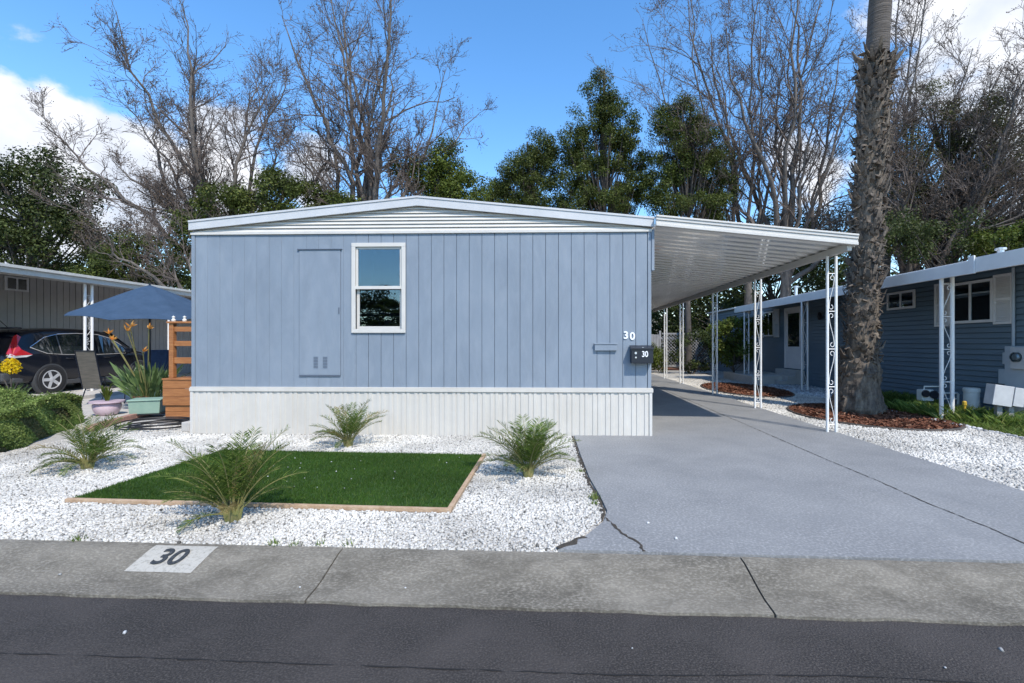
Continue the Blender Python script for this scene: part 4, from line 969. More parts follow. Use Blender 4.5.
p_ = G(964.5, 421); b = MB(); b.tube([(p_.x, p_.y, 0), (p_.x, p_.y, .30)], .022, 8); b.lathe((p_.x, p_.y, .30), [(.035, 0), (.035, .06), (.02, .08)], 8); tag(b.build('gas_valve', M['yellowpipe']), 'short yellow gas riser between scroll post and white standpipe', 'pipe')
# ================================================================== LEFT NEIGHBOUR
LZ = 0.15
structure(MB().sheet([(-30, 4, LZ-.16), (-9.6, 4, LZ-.16), (-9.6, 40, LZ-.16), (-30, 40, LZ-.16)]).build('side_ground', M['ground']))
structure(MB().box(-16.2, -11.9, 8.0, 30, -.02, LZ).build('neighbour_driveway', M['patio']))
structure(MB().extrude([(-11.9, 11.2, -.01), (-11.9, 30, -.01), (-6.3, 30, -.01), (-6.3, 11.2, -.01), (-7.2, 10.1, -.01), (-8.40, 10.05, -.01), (-7.95, 8.05, -.01), (-9.6, 8.05, -.01)][::-1], (0, 0, .075)).build('patio', M['patio']))
LN = thing('beige_house', 'beige vertical sided neighbour house with long white eave and small dark window at left', 'house', (-16.2, 12, 0))
b = MB(); b.box(-16.4, -16.22, 7.6, 29, -.1, 3.74)
lw = b.build('wall', M['beige'], LN)
b = MB(); y = 7.6; R = random.Random(3)
while y < 28.8:
    b.box(-16.22, -16.205+R.uniform(-.002, .002), y+.012, y+.1905, .15, 3.62); y += .2032
b.build('board_siding', M['beige'], lw)
b = MB(); b.box(-16.4, -12.8, 29.0, 29.1, 0, 3.6); b.build('end_wall', M['beige'], LN)
b = MB(); b.box(-22, -16.41, 7.6, 7.7, 0, 3.7); b.build('front_wall', M['beige'], LN)
b = MB(); b.box(-16.2, -13.2, 22.0, 22.1, 0, 3.5); b.build('storage_wall', M['beige'], LN)
b = MB()
b.add([(-12.75, 7.4, 3.15), (-16.4, 7.4, 3.66), (-16.4, 29.2, 3.66), (-12.75, 29.2, 3.15), (-12.75, 7.4, 3.25), (-16.4, 7.4, 3.76), (-16.4, 29.2, 3.76), (-12.75, 29.2, 3.25)], [(0, 1, 2, 3), (4, 7, 6, 5), (0, 4, 5, 1), (1, 5, 6, 2), (2, 6, 7, 3), (3, 7, 4, 0)]); ca = b.build('carport_roof', M['eave'], LN)
b = MB(); b.box(-12.76, -12.68, 7.4, 29.2, 3.11, 3.28); b.box(-12.679, -12.62, 7.4, 29.2, 3.24, 3.31); b.build('eave', M['eave'], ca, bevel=.005)
b = MB(); b.box(-12.95, -12.87, 7.4, 29.2, 3.10, 3.18); b.build('beam', M['eave'], LN)
b = MB(); b.add([(-16.41, 7.4, 3.70), (-22, 7.4, 4.40), (-22, 29.3, 4.40), (-16.41, 29.3, 3.70), (-16.41, 7.4, 3.8), (-22, 7.4, 4.5), (-22, 29.3, 4.5), (-16.41, 29.3, 3.8)], [(0, 1, 2, 3), (4, 7, 6, 5), (0, 4, 5, 1), (1, 5, 6, 2), (2, 6, 7, 3), (3, 7, 4, 0)]); b.build('roof', M['eave'], LN)
ya, yb = W(4, 343, onX(4, -16.2)).y, W(28, 343, onX(28, -16.2)).y
zt, zb = W(16, 277, onX(16, -16.2)).z, W(16, 291, onX(16, -16.2)).z
b = MB(); b.box(-16.20, -16.17, ya, yb, zb, zt); wn = b.build('window', M['offwhite'], LN)
b = MB(); ym = (ya+yb)/2; b.box(-16.175, -16.163, ya+.07, ym-.03, zb+.05, zt-.05); b.box(-16.175, -16.163, ym+.03, yb-.07, zb+.05, zt-.05); b.build('pane', M['carglass'], wn)
for yy in (W(88.5, 343, onX(88.5, -12.91)).y, W(171, 343, onX(171, -12.91)).y, 20.5, 24.5, 8.6):
    ornate_post(LN, -12.91, yy, LZ if yy > 8 else 0, 3.10, gap=.20, ax='y', r=.035, pitch=.42)

# ================================================================== CAR (black compact SUV, nose away from the street)
def car():
    t = thing('parked_car', 'black compact SUV parked nose away under the beige house carport', 'car', (-14.3, 13.70, LZ)); t.scale = (1, 1.03, 1.045)
    # local frame: x across (right side = +x), y forward (rear = -2.27), z up
    ST = [  # y, zbot, hw_bot, zbelt, hw_belt, zroof, hw_roof
        (-2.27, .42, .62, .80, .74, .92, .66), (-2.22, .33, .76, .88, .85, 1.05, .72), (-2.05, .28, .84, .98, .905, 1.30, .66), (-1.80, .26, .88, 1.02, .91, 1.545, .64),
        (-1.5, .25, .895, 1.02, .912, 1.62, .65), (-1.0, .24, .90, 1.00, .912, 1.655, .66), (-.4, .23, .90, .98, .912, 1.665, .67), (.2, .23, .90, .97, .912, 1.64, .66),
        (.55, .23, .90, .965, .912, 1.57, .64), (.85, .23, .90, .97, .91, 1.42, .64), (1.15, .24, .90, .98, .90, 1.20, .68), (1.35, .24, .895, .975, .89, 1.06, .74), (1.75, .25, .88, .90, .86, .99, .70), (2.05, .28, .80, .78, .80, .90, .62), (2.22, .34, .66, .66, .66, .76, .50), (2.27, .40, .5, .58, .52, .66, .4)]
    vs = []; fs = []; prof_n = 0
    for (y, zb_, hb, zl, hl, zr, hr) in ST:
        half = [(0, zb_), (hb*.9, zb_), (hb, zb_+.07), (hb+(hl-hb)*.5+.012, (zb_+zl)*.5-.03), (hl+.008, zl-.12), (hl, zl-.03), (hl-.03, zl+.012), (hr+.04, zr-.10), (hr, zr-.03), (hr*.82, zr+.006), (0, zr+.022)]
        ring = half+[(-a, c) for a, c in half[-2:0:-1]]; prof_n = len(ring)
        vs += [(a, y, c) for a, c in ring]
    for i in range(len(ST)-1):
        for k in range(prof_n): fs.append((i*prof_n+k, i*prof_n+(k+1) % prof_n, (i+1)*prof_n+(k+1) % prof_n, (i+1)*prof_n+k))
    fs.append(tuple(range(prof_n))); fs.append(tuple((len(ST)-1)*prof_n+k for k in range(prof_n)))
    body = MB().add(vs, fs).build('body', M['carpaint'], t, local=True)
    for p in body.data.polygons: p.use_smooth = True
    sb = body.modifiers.new('sub', 'SUBSURF'); sb.levels = 2; sb.render_levels = 2
    def stat(y, k): return np.interp(y, [s[0] for s in ST], [s[k] for s in ST])
    def side(y, z, off, sgn):        # point on glasshouse side
        zl, hl, zr, hr = stat(y, 3), stat(y, 4), stat(y, 5), stat(y, 6); f = (z-zl)/(zr-.1-zl); return (sgn*((hl-.03)+(hr+.04-hl+.03)*f+off), y, z)
    for sg in (1, -1):
        outl = [(-1.72, 1.17), (-1.40, 1.03), (-1.0, .995), (-.02, .975), (.55, .985), (1.02, 1.00), (.80, 1.20), (.50, 1.40), (.1, 1.505), (-.5, 1.535), (-1.0, 1.51), (-1.35, 1.40)]
        for nm, lo_, hi_ in (('quarter_window', -2, -1.08), ('rear_side_window', -1.02, -.08), ('front_side_window', 0.0, 1.1)):
            poly = []
            ys = np.linspace(max(lo_, -1.72), min(hi_, 1.02), 9)
            lowz = [np.interp(y, [-1.72, -1.40, -1.0, -.02, .55, 1.02], [1.17, 1.03, .995, .975, .985, 1.0]) for y in ys]; upz = [np.interp(y, [-1.72, -1.35, -1.0, -.5, .1, .5, .8, 1.02], [1.17, 1.40, 1.495, 1.525, 1.50, 1.40, 1.20, 1.0]) for y in ys]
            v = [side(y, z, .022, sg) for y, z in zip(ys, lowz)]+[side(y, z, .022, sg) for y, z in zip(ys, upz)]
            MB().add(v, [(i, i+1, 10+i, 9+i) for i in range(8)]).build(nm, M['carglass'], t, local=True, sol=.004)
        pts = [side(y, z, .030, sg) for y, z in [(-1.76, 1.17), (-1.42, 1.015), (-1.0, .98), (-.02, .96), (.55, .97), (1.04, .985)]]
        pt2 = [side(y, z, .030, sg) for y, z in [(-1.76, 1.17), (-1.37, 1.415), (-1.0, 1.51), (-.5, 1.54), (.1, 1.515), (.5, 1.415), (.82, 1.21), (1.04, .985)]]
        b = MB(); b.tube(pts, .011, 6); b.tube(pt2, .010, 6); b.build('chrome_surround', M['chrome'], t, local=True, smooth=True)
        b = MB(); b.tube([side(-1.05, .98, .03, sg), side(-1.05, 1.50, .03, sg)], .018, 4); b.build('door_pillar', M['cladding'], t, local=True)
        for hy_ in (-.95, .12):
            b = MB(); x_ = .918*sg; b.tube([(x_*1.0, hy_, .87), (x_*1.025, hy_+.03, .875), (x_*1.025, hy_+.17, .875), (x_, hy_+.2, .87)], .012, 6); b.build('door_handle', M['carpaint'], t, local=True)
        b = MB(); x0 = sorted((.86*sg, .925*sg)); b.box(x0[0], x0[1], -.92, .92, .20, .32); b.build('sill_cladding', M['cladding'], t, local=True, bevel=.02)
        b = MB(); b.box(*sorted((.93*sg, 1.13*sg)), .78, .98, .97, 1.12); b.build('mirror', M['carpaint'], t, local=True, bevel=.03)
        # tail lamp wrapping the rear corner: tall upper blade widening to the quarter panel
        q = [(-2.02, 1.44), (-1.94, 1.48), (-1.88, 1.42), (-2.02, 1.24), (-1.98, 1.12), (-1.76, .99), (-2.18, .965), (-2.25, 1.02), (-2.16, 1.22)]
        def cor(y, z):
            f = float(np.clip((z-.95)/.6, 0, 1)); x_ = np.interp(y, [-2.3, -2.2, -2.1, -1.9, -1.6], [.80, .875, .91, .925, .93])-f**1.4*.25; return (x_*sg, y, z)
        MB().add([cor(*p) for p in q], [tuple(range(9))]).build('tail_lamp', M['tail'], t, local=True, sol=.03)
        MB().add([cor(*p) for p in [(-2.21, 1.02), (-2.12, .962), (-1.76, .985), (-1.90, .93), (-2.16, .915), (-2.24, .93)]], [tuple(range(6))]).build('reversing_lamp', M['tailclear'], t, local=True, sol=.03)
        for wy in (-1.31, 1.31):
            wx = .80*sg
            b = MB(); b.lathe((.915*sg-.006*sg, wy, .345), [(.405, -.10), (.405, .010)], 32, 'x'); b.build('wheel_arch', M['cladding'], t, local=True)
            b = MB(); b.lathe((.915*sg, wy, .345), [(.37, -.1), (.37, .013)], 32, 'x'); b.build('wheel_well', M['dark'], t, local=True)
            b = MB(); b.lathe((wx+.03*sg, wy, .345), [(.24, -.1), (.325, -.11), (.345, -.08), (.347, .08), (.325, .11), (.24, .105)], 36, 'x', cap=False); ty = b.build('wheel', M['rubber'], t, local=True, smooth=True)
            b = MB(); fx = wx+.03*sg+.085*sg
            b.lathe((fx, wy, .345), [(.215, -.02), (.24, 0), (.24, .02), (.215, .022), (.205, -.01)], 32, 'x', cap=False); b.lathe((fx, wy, .345), [(.055, -.02), (.055, .02), (.03, .028)], 16, 'x')
            for k in range(5):
                a = 2*PI*k/5+.3; Rm = Matrix.Rotation(a, 3, 'X'); c_ = Vector((fx, wy, .345))+Rm @ Vector((.004*sg, 0, .13)); b.obox(c_, (.022, .075, .165), Rm)
            b.build('rim', M['rim'], ty, local=True, smooth=True)
            b = MB(); b.lathe((fx-.045*sg, wy, .345), [(.21, -.01), (.21, .01)], 24, 'x'); b.build('brake_disc', M['dark'], ty, local=True)
    b = MB(); b.add([(-.60, -2.12, 1.10), (.60, -2.12, 1.10), (.56, -1.88, 1.47), (-.56, -1.88, 1.47)], [(0, 1, 2, 3)]); b.build('rear_window', M['carglass'], t, local=True, sol=.03)
    b = MB(); b.box(-.80, .80, -2.32, -2.12, .36, .56); b.box(-.86, .86, -2.16, -1.9, .30, .44); b.build('rear_bumper', M['cladding'], t, local=True, bevel=.04)
    b = MB(); b.box(-.60, .60, -1.98, -1.72, 1.62, 1.655); b.build('spoiler', M['carpaint'], t, local=True, bevel=.015)
    b = MB(); b.box(-.26, .26, -2.305, -2.27, .74, .88); b.build('number_plate', M['utilwhite'], t, local=True)
    b = MB(); b.tube([(.0, -1.55, 1.66), (.0, -1.80, 1.90)], .008, 5); b.build('aerial', M['rubber'], t, local=True)
    b = MB(); b.add([(-.68, 1.22, 1.13), (.68, 1.22, 1.13), (.60, .62, 1.58), (-.60, .62, 1.58)], [(0, 1, 2, 3)]); b.build('windscreen', M['carglass'], t, local=True, sol=.02)
    return t
car()

# ================================================================== HEDGE
rng = np.random.default_rng(41)
hd = thing('clipped_hedge', 'low clipped green hedge bordering the white gravel at left', 'hedge', (-9.4, 7.4, 0))
def hedge_top(x, y): return 0.56+.05*np.sin(x*2.3)+.045*np.sin(y*2.9+x)+.03*np.sin(x*6+y*5)
def hedge_edge(y): return -7.27-.52*np.clip(y-6.0, -1, 9)+.05*np.sin(y*4)
def hedge_front(x): return 5.72+.02*(x+8)
n = 170000; x = rng.uniform(-12.5, -7.3, n); y = rng.uniform(5.6, 8.35, n); x = np.minimum(x, hedge_edge(y)+0*x) if False else x
k = x < hedge_edge(y); x, y = x[k], y[k]; n = len(x); mode = rng.random(n)
z = hedge_top(x, y)-np.abs(rng.normal(size=n))*.05+.015*rng.normal(size=n)
sd = mode < .38; ns = int(sd.sum())
ysd = rng.uniform(5.6, 8.35, ns); zf = rng.uniform(0.0, 1, ns)
x[sd] = hedge_edge(ysd)-np.abs(rng.normal(size=ns))*.05+.07*np.sin(ysd*7+zf*5)*.5-.13*(zf-.35)**2; y[sd] = ysd; z[sd] = zf*hedge_top(x[sd], ysd)
fr = (mode > .38) & (mode < .55); nf_ = int(fr.sum()); zf = rng.uniform(0, 1, nf_); y[fr] = hedge_front(x[fr])-.06*np.abs(rng.normal(size=nf_)); z[fr] = zf*hedge_top(x[fr], y[fr])
P = np.stack([x, y, z], 1); O = np.zeros_like(P); O[:, 2] = .6; O[sd] = [1.2, -.6, .2]; O[fr] = [0, -1.4, .2]
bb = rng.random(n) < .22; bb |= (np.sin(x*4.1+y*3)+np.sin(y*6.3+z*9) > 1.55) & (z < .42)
fastmesh('foliage', leaf_quads(P[~bb], 0.038, .5, .1, O[~bb]), 4, L['hedge'], hd)
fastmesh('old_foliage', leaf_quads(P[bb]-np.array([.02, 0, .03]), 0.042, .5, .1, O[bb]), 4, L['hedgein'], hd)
V = []
for i in range(2600):
    xx, yy = rng.uniform(-12.3, -7.4), rng.uniform(5.7, 8.3)
    if xx > hedge_edge(yy)-.02: continue
    zz = hedge_top(xx, yy)
    d = np.array([rng.normal()*.5, rng.normal()*.5, 1.0])*rng.uniform(.03, .09)
    q = np.array([xx, yy, zz-.02])
    for j in range(5): V.append(q+d*j/4+rng.normal(size=3)*.008)
V = np.array(V); fastmesh('sprigs', leaf_quads(V, .030, .5, .6), 4, L['hedge'], hd)
b = MB(); b.extrude([(-12.5, 6.1, .0), (-7.75, 6.1, .0), (-8.85, 8.0, .0), (-12.5, 8.0, .0)], (0, 0, .38)); b.build('woody_core', M['barkdark'], hd)

# ================================================================== LEFT PATIO THINGS
# brick edging line
eg = thing('brick_edging', 'pinkish brick edging curving between patio and white gravel', 'edging', (-8.1, 9, 0))
pts = [(-7.75, 7.75), (-8.02, 8.45), (-8.22, 9.1), (-8.32, 9.7), (-7.9, 10.0), (-7.2, 10.05)]
P = [Vector((*p, 0)) for p in pts]; b = MB()
for a, c in zip(P[:-1], P[1:]):
    L_ = (c-a).length; k = max(1, round(L_/.2)); an = math.atan2((c-a).y, (c-a).x)
    for i in range(k):
        m_ = a.lerp(c, (i+.5)/k); b.obox((m_.x, m_.y, .055), (L_/k-.008, .11, .09), Matrix.Rotation(an, 3, 'Z'))
b.build('bricks', M['brick'], eg, bevel=.006)
# market umbrella
ux, uy = -9.62, 11.1
um = thing('patio_umbrella', 'dark blue market umbrella open over the patio beside the blue home', 'umbrella', (ux, uy, .06))
tilt = Matrix.Rotation(math.radians(7), 3, 'X') @ Matrix.Rotation(math.radians(4), 3, 'Y')
ap = Vector((ux, uy, 2.86)); r_ = 1.52; ns = 8; vs = [tuple(ap)]; fs = []; m = 8; kk = 6
tips = []
for s in range(ns*kk):
    a = 2*PI*s/(ns*kk)+.25; f = (s % kk)/kk; sag = math.sin(PI*f)
    for j in range(1, m+1):
        rr = r_*j/m; inner = rr*(1-(.075)*sag*j/m); zz = -.70*(j/m)**1.12 - .035*sag*math.sin(PI*min(1, j/m))*0.9+.035*sag*(j/m)**3
        v = tilt @ Vector((inner*math.cos(a), inner*math.sin(a), zz)); vs.append(tuple(ap+v))
N_ = ns*kk
for s in range(N_):
    s2 = (s+1) % N_; fs.append((0, 1+s*m, 1+s2*m))
    for j in range(m-1): fs.append((1+s*m+j, 1+s*m+j+1, 1+s2*m+j+1, 1+s2*m+j))
cn = MB().add(vs, fs).build('canopy', M['umb'], um, smooth=True, sol=.006)
b = MB()
for s in range(ns):
    a = 2*PI*s/ns+.25
    b.tube([ap+tilt @ Vector((r_*f*math.cos(a), r_*f*math.sin(a), -.70*f**1.12-.02)) for f in (0, .25, .5, .75, .98)], .009, 5)
b.build('ribs', M['black'], um)
b = MB(); b.tube([(ux, uy, .06), (ux, uy, 2.0), tuple(ap+Vector((0, 0, .04)))], .022, 10); b.build('pole', M['black'], um, smooth=True)
b = MB(); b.lathe((ux, uy, .06), [(.26, 0), (.26, .05), (.06, .09), (.04, .3)], 20); b.build('base', M['black'], um)
def patio_chair(label, x, y, rz, cm, hb=.62, group='patio chairs around the umbrella table', cush=True):
    t = thing('patio_chair', label, 'chair', (x, y, .065), rz, group)
    b = MB()
    for s in (-.27, .27):
        b.tube([(s, .24, 0), (s, .26, .40), (s, -.24, .38), (s, -.40, .40+hb)], .014, 6); b.tube([(s, -.30, 0), (s, -.18, .38)], .014, 6); b.tube([(s*1.1, .26, .40), (s*1.1, .25, .62), (s*1.1, -.32, .63)], .013, 6)
    b.tube([(-.27, -.40, .40+hb), (.27, -.40, .40+hb)], .014, 6); b.build('frame', M['black'], t, local=True, smooth=True)
    if cush:
        b = MB(); b.box(-.27, .27, -.22, .27, .40, .49); b.build('seat_cushion', cm, t, local=True, bevel=.03)
        b = MB(); R_ = Matrix.Rotation(math.radians(14), 3, 'X'); b.obox((0, -.28, .42+hb*.5), (.54, .10, hb), R_); b.build('back_cushion', cm, t, local=True, bevel=.03)
    else:
        b = MB(); n = 10; pr = [(.26, .40), (0.0, .375), (-.24, .385)]+[(-.24-.16*f, .385+(hb+.015)*f) for f in (.25, .5, .75, 1)]
        v = [(s, y_, z_) for s in (-.26, .26) for y_, z_ in pr]; k = len(pr); b.add(v, [(i, i+1, k+i+1, k+i) for i in range(k-1)]); b.build('sling', cm, t, local=True, sol=.008)
    return t
patio_chair('brown mesh sling patio chair with tall back by the white scroll post', -10.40, 10.75, math.radians(-8), M['sling'], .84, cush=False)
patio_chair('blue cushioned patio chair behind the bird of paradise plant', -10.45, 12.1, math.radians(200), M['bluecloth'], .82)
patio_chair('blue cushioned patio chair half hidden by the cedar planter rail', -9.05, 12.3, math.radians(150), M['bluecloth'], .82)
# pink pot with strap leaved plant
def pot(name, label, x, y, z0, prof, m_, rim=True):
    t = thing(name, label, 'plant pot', (x, y, z0)); b = MB(); b.lathe((0, 0, 0), prof, 28); b.build('bowl', m_, t, local=True, smooth=True)
    b = MB(); b.lathe((0, 0, prof[-1][1]-.03), [(prof[-1][0]-.03, 0), (0, .004)], 20); b.build('potting_soil', M['soil'], t, local=True); return t
p = G(107, 415, .065)
pot('flower_pot', 'pale pink glazed bowl pot with rim beside the sage green box', p.x, p.y, .065, [(.13, 0), (.17, .02), (.215, .12), (.225, .20), (.205, .235), (.275, .25), (.275, .28)], M['pink'])
def blades(P0, n, h, spread, w, curve, R, taper=True):
    V = []
    for i in range(n):
        a = R.uniform(0, 2*PI); s = R.uniform(.1, 1)*spread; hh = h*R.uniform(.6, 1.1); d = np.array([math.cos(a), math.sin(a), 0]); sd_ = np.array([-math.sin(a), math.cos(a), 0])*w*R.uniform(.7, 1.2)
        tw_ = R.uniform(0, PI); sd_ = sd_*math.cos(tw_)+d*w*math.sin(tw_)
        pts = [P0+d*.02*R.random(), P0+d*s*.35*hh+np.array([0, 0, hh*.45]), P0+d*s*.75*hh+np.array([0, 0, hh*(.85-curve*.2)]), P0+d*s*1.25*hh+np.array([0, 0, hh*(1.0-curve*s)])]
        ws = [.6, 1, .8, .08]
        for j in range(3): V.append([pts[j]-sd_*ws[j], pts[j]+sd_*ws[j], pts[j+1]+sd_*ws[j+1], pts[j+1]-sd_*ws[j+1]])
    return np.array(V).reshape(-1, 3)
R = np.random.default_rng(5)
t = thing('strap_leaf_plant', 'pale green strap leaved plant growing in the pink bowl pot', 'plant', (p.x, p.y, .33))
fastmesh('leaves', blades(np.array([p.x, p.y, .31]), 34, .42, .55, .014, .5, R), 4, L['light'], t)
# sage green box
p = G(146, 414, .065); t = thing('storage_box', 'sage green lidded storage box on the patio edge beside cedar planter', 'box', (p.x, p.y+.05, .065), rz=math.radians(24))
b = MB(); b.add([(-.24, -.2, 0.02), (.24, -.2, 0.02), (.24, .2, 0.02), (-.24, .2, 0.02), (-.26, -.22, .27), (.26, -.22, .27), (.26, .22, .27), (-.26, .22, .27)], [(0, 3, 2, 1), (4, 5, 6, 7), (0, 1, 5, 4), (1, 2, 6, 5), (2, 3, 7, 6), (3, 0, 4, 7)]); b.build('tub', M['sage'], t, local=True, bevel=.01)
b = MB(); b.box(-.275, .275, -.24, .24, .272, .305); b.build('lid', M['sage'], t, local=True, bevel=.012)
b = MB(); b.box(-.27, .27, -.22, .22, 0, .018); b.build('underside', M['rubber'], t, local=True)
# bird of paradise in a brown pot
p = G(137, 410, .065)
t = pot('flower_pot', 'small brown clay pot under the bird of paradise plant', p.x-.12, p.y+.25, .065, [(.10, 0), (.14, .22), (.16, .22), (.16, .27)], M['terracotta'])
bx, by = p.x, p.y+.30
t = thing('bird_of_paradise', 'bird of paradise plant with spiky orange flowers in front of blue chairs', 'plant', (bx, by, .065))
R = np.random.default_rng(9); V = []
for i in range(190):
    a = R.uniform(0, 2*PI); s = R.uniform(.1, .85); hh = R.uniform(.5, 1.3); d = np.array([math.cos(a)*1.0, math.sin(a)*.6, 0]); P0 = np.array([bx, by, .07])+d*R.uniform(0, .22)
    tip = P0+d*s*.95+np.array([0, 0, hh*.78]); st = P0+(tip-P0)*.5+np.array([0, 0, .06]); w_ = unit(np.cross(tip-P0, R.normal(size=3)))*R.uniform(.02, .045)
    st2 = P0+(tip-P0)*.75+np.array([0, 0, .06])
    V += [[P0-w_*.12, P0+w_*.12, st+w_*.25, st-w_*.25], [st-w_*.25, st+w_*.25, st2+w_, st2-w_], [st2-w_, st2+w_, tip+w_*.1, tip-w_*.1]]
fastmesh('leaves', np.array(V).reshape(-1, 3), 4, L['bop'], t)
for (px, py) in ((109, 334), (127, 331), (130, 327), (149, 329), (143, 352), (112, 340)):
    q = np.array(W(px, py, 9.85+R.uniform(-.2, .5))); q[1] += 0; P0 = np.array([bx+R.uniform(-.1, .1), by, .1]); mid = (P0+q)/2+np.array([0, 0, .12]); b = MB(); ss = np.linspace(0, 1, 8)
    b.tube([tuple((1-s)**2*P0+2*s*(1-s)*mid+s*s*q) for s in ss], .010, 6); stk = b.build('flower_stalk', MATS['frond_stalk'], t, smooth=True)
    V = []; hd_ = np.array([R.choice([-1, 1, 1]), -.3, .25])
    for k in range(9):
        d = unit(hd_*.5+np.array([R.normal()*.45, R.normal()*.35, R.uniform(.1, 1)]))*R.uniform(.09, .17); w_ = unit(np.cross(d, R.normal(size=3)))*.017
        V.append([q, q+d*.45+w_, q+d, q+d*.45-w_])
    fastmesh('petals', np.array(V).reshape(-1, 3), 4, L['orange'], stk)
# yellow flower head on stem behind the hedge
q = W(11, 366, 9.7); t = thing('yellow_flower_plant', 'tall stemmed plant with a rounded cluster of yellow flowers above the hedge', 'flowers', (q.x, q.y, 0))
b = MB(); b.tube([(q.x+.03, q.y, 0), (q.x+.01, q.y, .45), (q.x, q.y, q.z-.12)], .014, 6); b.tube([(q.x, q.y, .4), (q.x+.15, q.y, .7)], .01, 5); b.tube([(q.x, q.y, .45), (q.x-.15, q.y, .75)], .01, 5); b.build('stem', M['barkdark'], t)
R = np.random.default_rng(2); rng = np.random.default_rng(6)
Pp = in_ball(420, .6)*np.array([.15, .15, .17]); Pp[:, 0] *= (1-.35*Pp[:, 2]/.17); fastmesh('flower_head', leaf_quads(Pp+np.array(q), .045, .8, 0, unit(Pp)*1.5), 4, L['yellow'], t)
fastmesh('leaves', blades(np.array([q.x, q.y, .05]), 50, .7, .7, .016, .4, R), 4, L['bop'], t)
# cedar planter with rail
p = G(162.5, 420); X0 = p.x; Y0 = p.y
pl = thing('cedar_planter', 'reddish cedar planter box with tall ladder rails beside the blue home', 'planter', (X0+.5, Y0, 0)); X1 = HX0-.02
b = MB(); zz = .03
for i, (z0, z1, ins) in enumerate([(.03, .15, .03), (.155, .275, .03), (.28, .44, 0), (.445, .60, 0), (.605, .765, 0)]):
    b.box(X0+ins, X1, Y0+ins, Y0+.035+ins, z0, z1); b.box(X0+ins, X0+.035+ins, Y0+.036+ins, Y0+.50, z0, z1)
b.build('boards', M['redwood'], pl, bevel=.006)
b = MB(); b.box(X0-.01, X1, Y0-.012, Y0+.53, .768, .80); b.build('cap_board', M['redwood'], pl, bevel=.005)
for px_ in (X0+.10, ):
    b = MB(); b.box(px_-.045, px_+.045, Y0+.08, Y0+.17, .80, 1.86); b.build('rail_post', M['redwood'], pl, bevel=.006)
for z0, z1 in ((1.08, 1.20), (1.42, 1.52), (1.70, 1.80)):
    b = MB(); b.box(X0+.146, X1, Y0+.10, Y0+.14, z0, z1); b.build('rail', M['redwood'], pl, bevel=.006)
b = MB(); b.box(X0+.03, X1, Y0+.05, Y0+.20, 1.861, 1.90); b.build('top_rail', M['redwood'], pl, bevel=.006)
for k in range(2):
    tag(MB().lathe((X0+.12+.22*k, Y0+.12, 1.901), [(.035, 0), (.04, .03), (.02, .05), (.03, .09), (0, .11)], 10).build('rail_ornament', M['pvc'], smooth=True), ['small white finial on the left end of the cedar top rail', 'small white finial second from the left on the cedar top rail'][k], 'ornament', 'white finials on the cedar rail')
b = MB(); b.box(X0+.62, X0+.80, Y0+.2, Y0+.36, .801, 1.02); tag(b.build('rail_pot', M['utilwhite'], bevel=.01), 'small pale square pot standing inside the cedar planter rails', 'plant pot')
# stone block and coiled hose
p = G(187, 432); tag(MB().box(p.x-.06, p.x+.08, p.y-.05, p.y+.15, .01, .17).build('stone_block', M['patio'], bevel=.012), 'small tan stone block at the blue home corner by the hose', 'block')
p = G(160, 427); R = random.Random(2); pts = []
for i in range(200):
    a = i/200*2*PI*5.2; rr = .50+.10*math.sin(i*.11)+R.uniform(-.008, .008)-.10*math.sin(a*.5)
    pts.append((p.x+rr*math.cos(a)*1.0, p.y+rr*math.sin(a)*.85, .03+.018*(i//40)+.01*math.sin(i*.3)))
pts += [(p.x+.7, p.y+.15, .03), (HX0-.1, 8.6, .04)]
hs = MB().tube(pts, .0125, 7).build('garden_hose', M['rubber'], smooth=True); tag(hs, 'black garden hose coiled on white gravel before the cedar planter', 'hose')

# ================================================================== BACKGROUND TREES
def T(specs, t): return [tuple(W(x, y, t)) for x, y in specs]
gb = lambda px, t: (W(px, 300, t).x, W(px, 300, t).y, 0)
EG = 'evergreen trees behind the houses'
leafy_tree('evergreen_tree', 'broad rounded dark evergreen above the beige house roof', gb(30, 27), plobes(27, [(20, 205, 62, 52), (55, 185, 42, 38), (-40, 210, 60, 55), (40, 245, 65, 38), (92, 180, 14, 10)]), 150, .85, 340, .15, L['everdark'], seed=1, group=EG, trunk=.35)
leafy_tree('evergreen_tree', 'tallest pointed evergreen just right of the gable ridge', gb(605, 27), plobes(27, [(603, 76, 9, 14), (598, 98, 18, 18), (614, 104, 13, 14), (588, 122, 23, 16), (618, 128, 26, 22), (574, 142, 16, 13), (600, 150, 38, 22), (632, 152, 20, 20), (578, 172, 24, 20), (610, 185, 42, 28), (640, 185, 20, 22), (595, 215, 40, 20)]), 290, .47, 330, .10, L['ever'], seed=2, group=EG, trunk=.22, lo=.3)
leafy_tree('evergreen_tree', 'second evergreen with open lower branches above the carport joint', gb(688, 25.5), plobes(25.5, [(672, 106, 13, 12), (684, 118, 20, 16), (664, 128, 16, 14), (700, 132, 18, 16), (680, 150, 34, 22), (716, 158, 16, 18), (700, 175, 30, 22), (722, 190, 14, 20), (665, 185, 24, 22), (690, 210, 40, 18)]), 250, .45, 310, .095, L['ever'], seed=3, group=EG, trunk=.2, lo=.3)
leafy_tree('evergreen_tree', 'smaller evergreen to the left of the tallest pointed one', gb(530, 28), plobes(28, [(540, 146, 13, 12), (526, 156, 16, 14), (550, 162, 16, 14), (532, 178, 34, 20), (506, 180, 18, 14), (494, 198, 16, 14), (545, 202, 36, 20), (515, 205, 26, 14)]), 200, .46, 340, .10, L['ever'], seed=4, group=EG, trunk=.2, lo=.3)
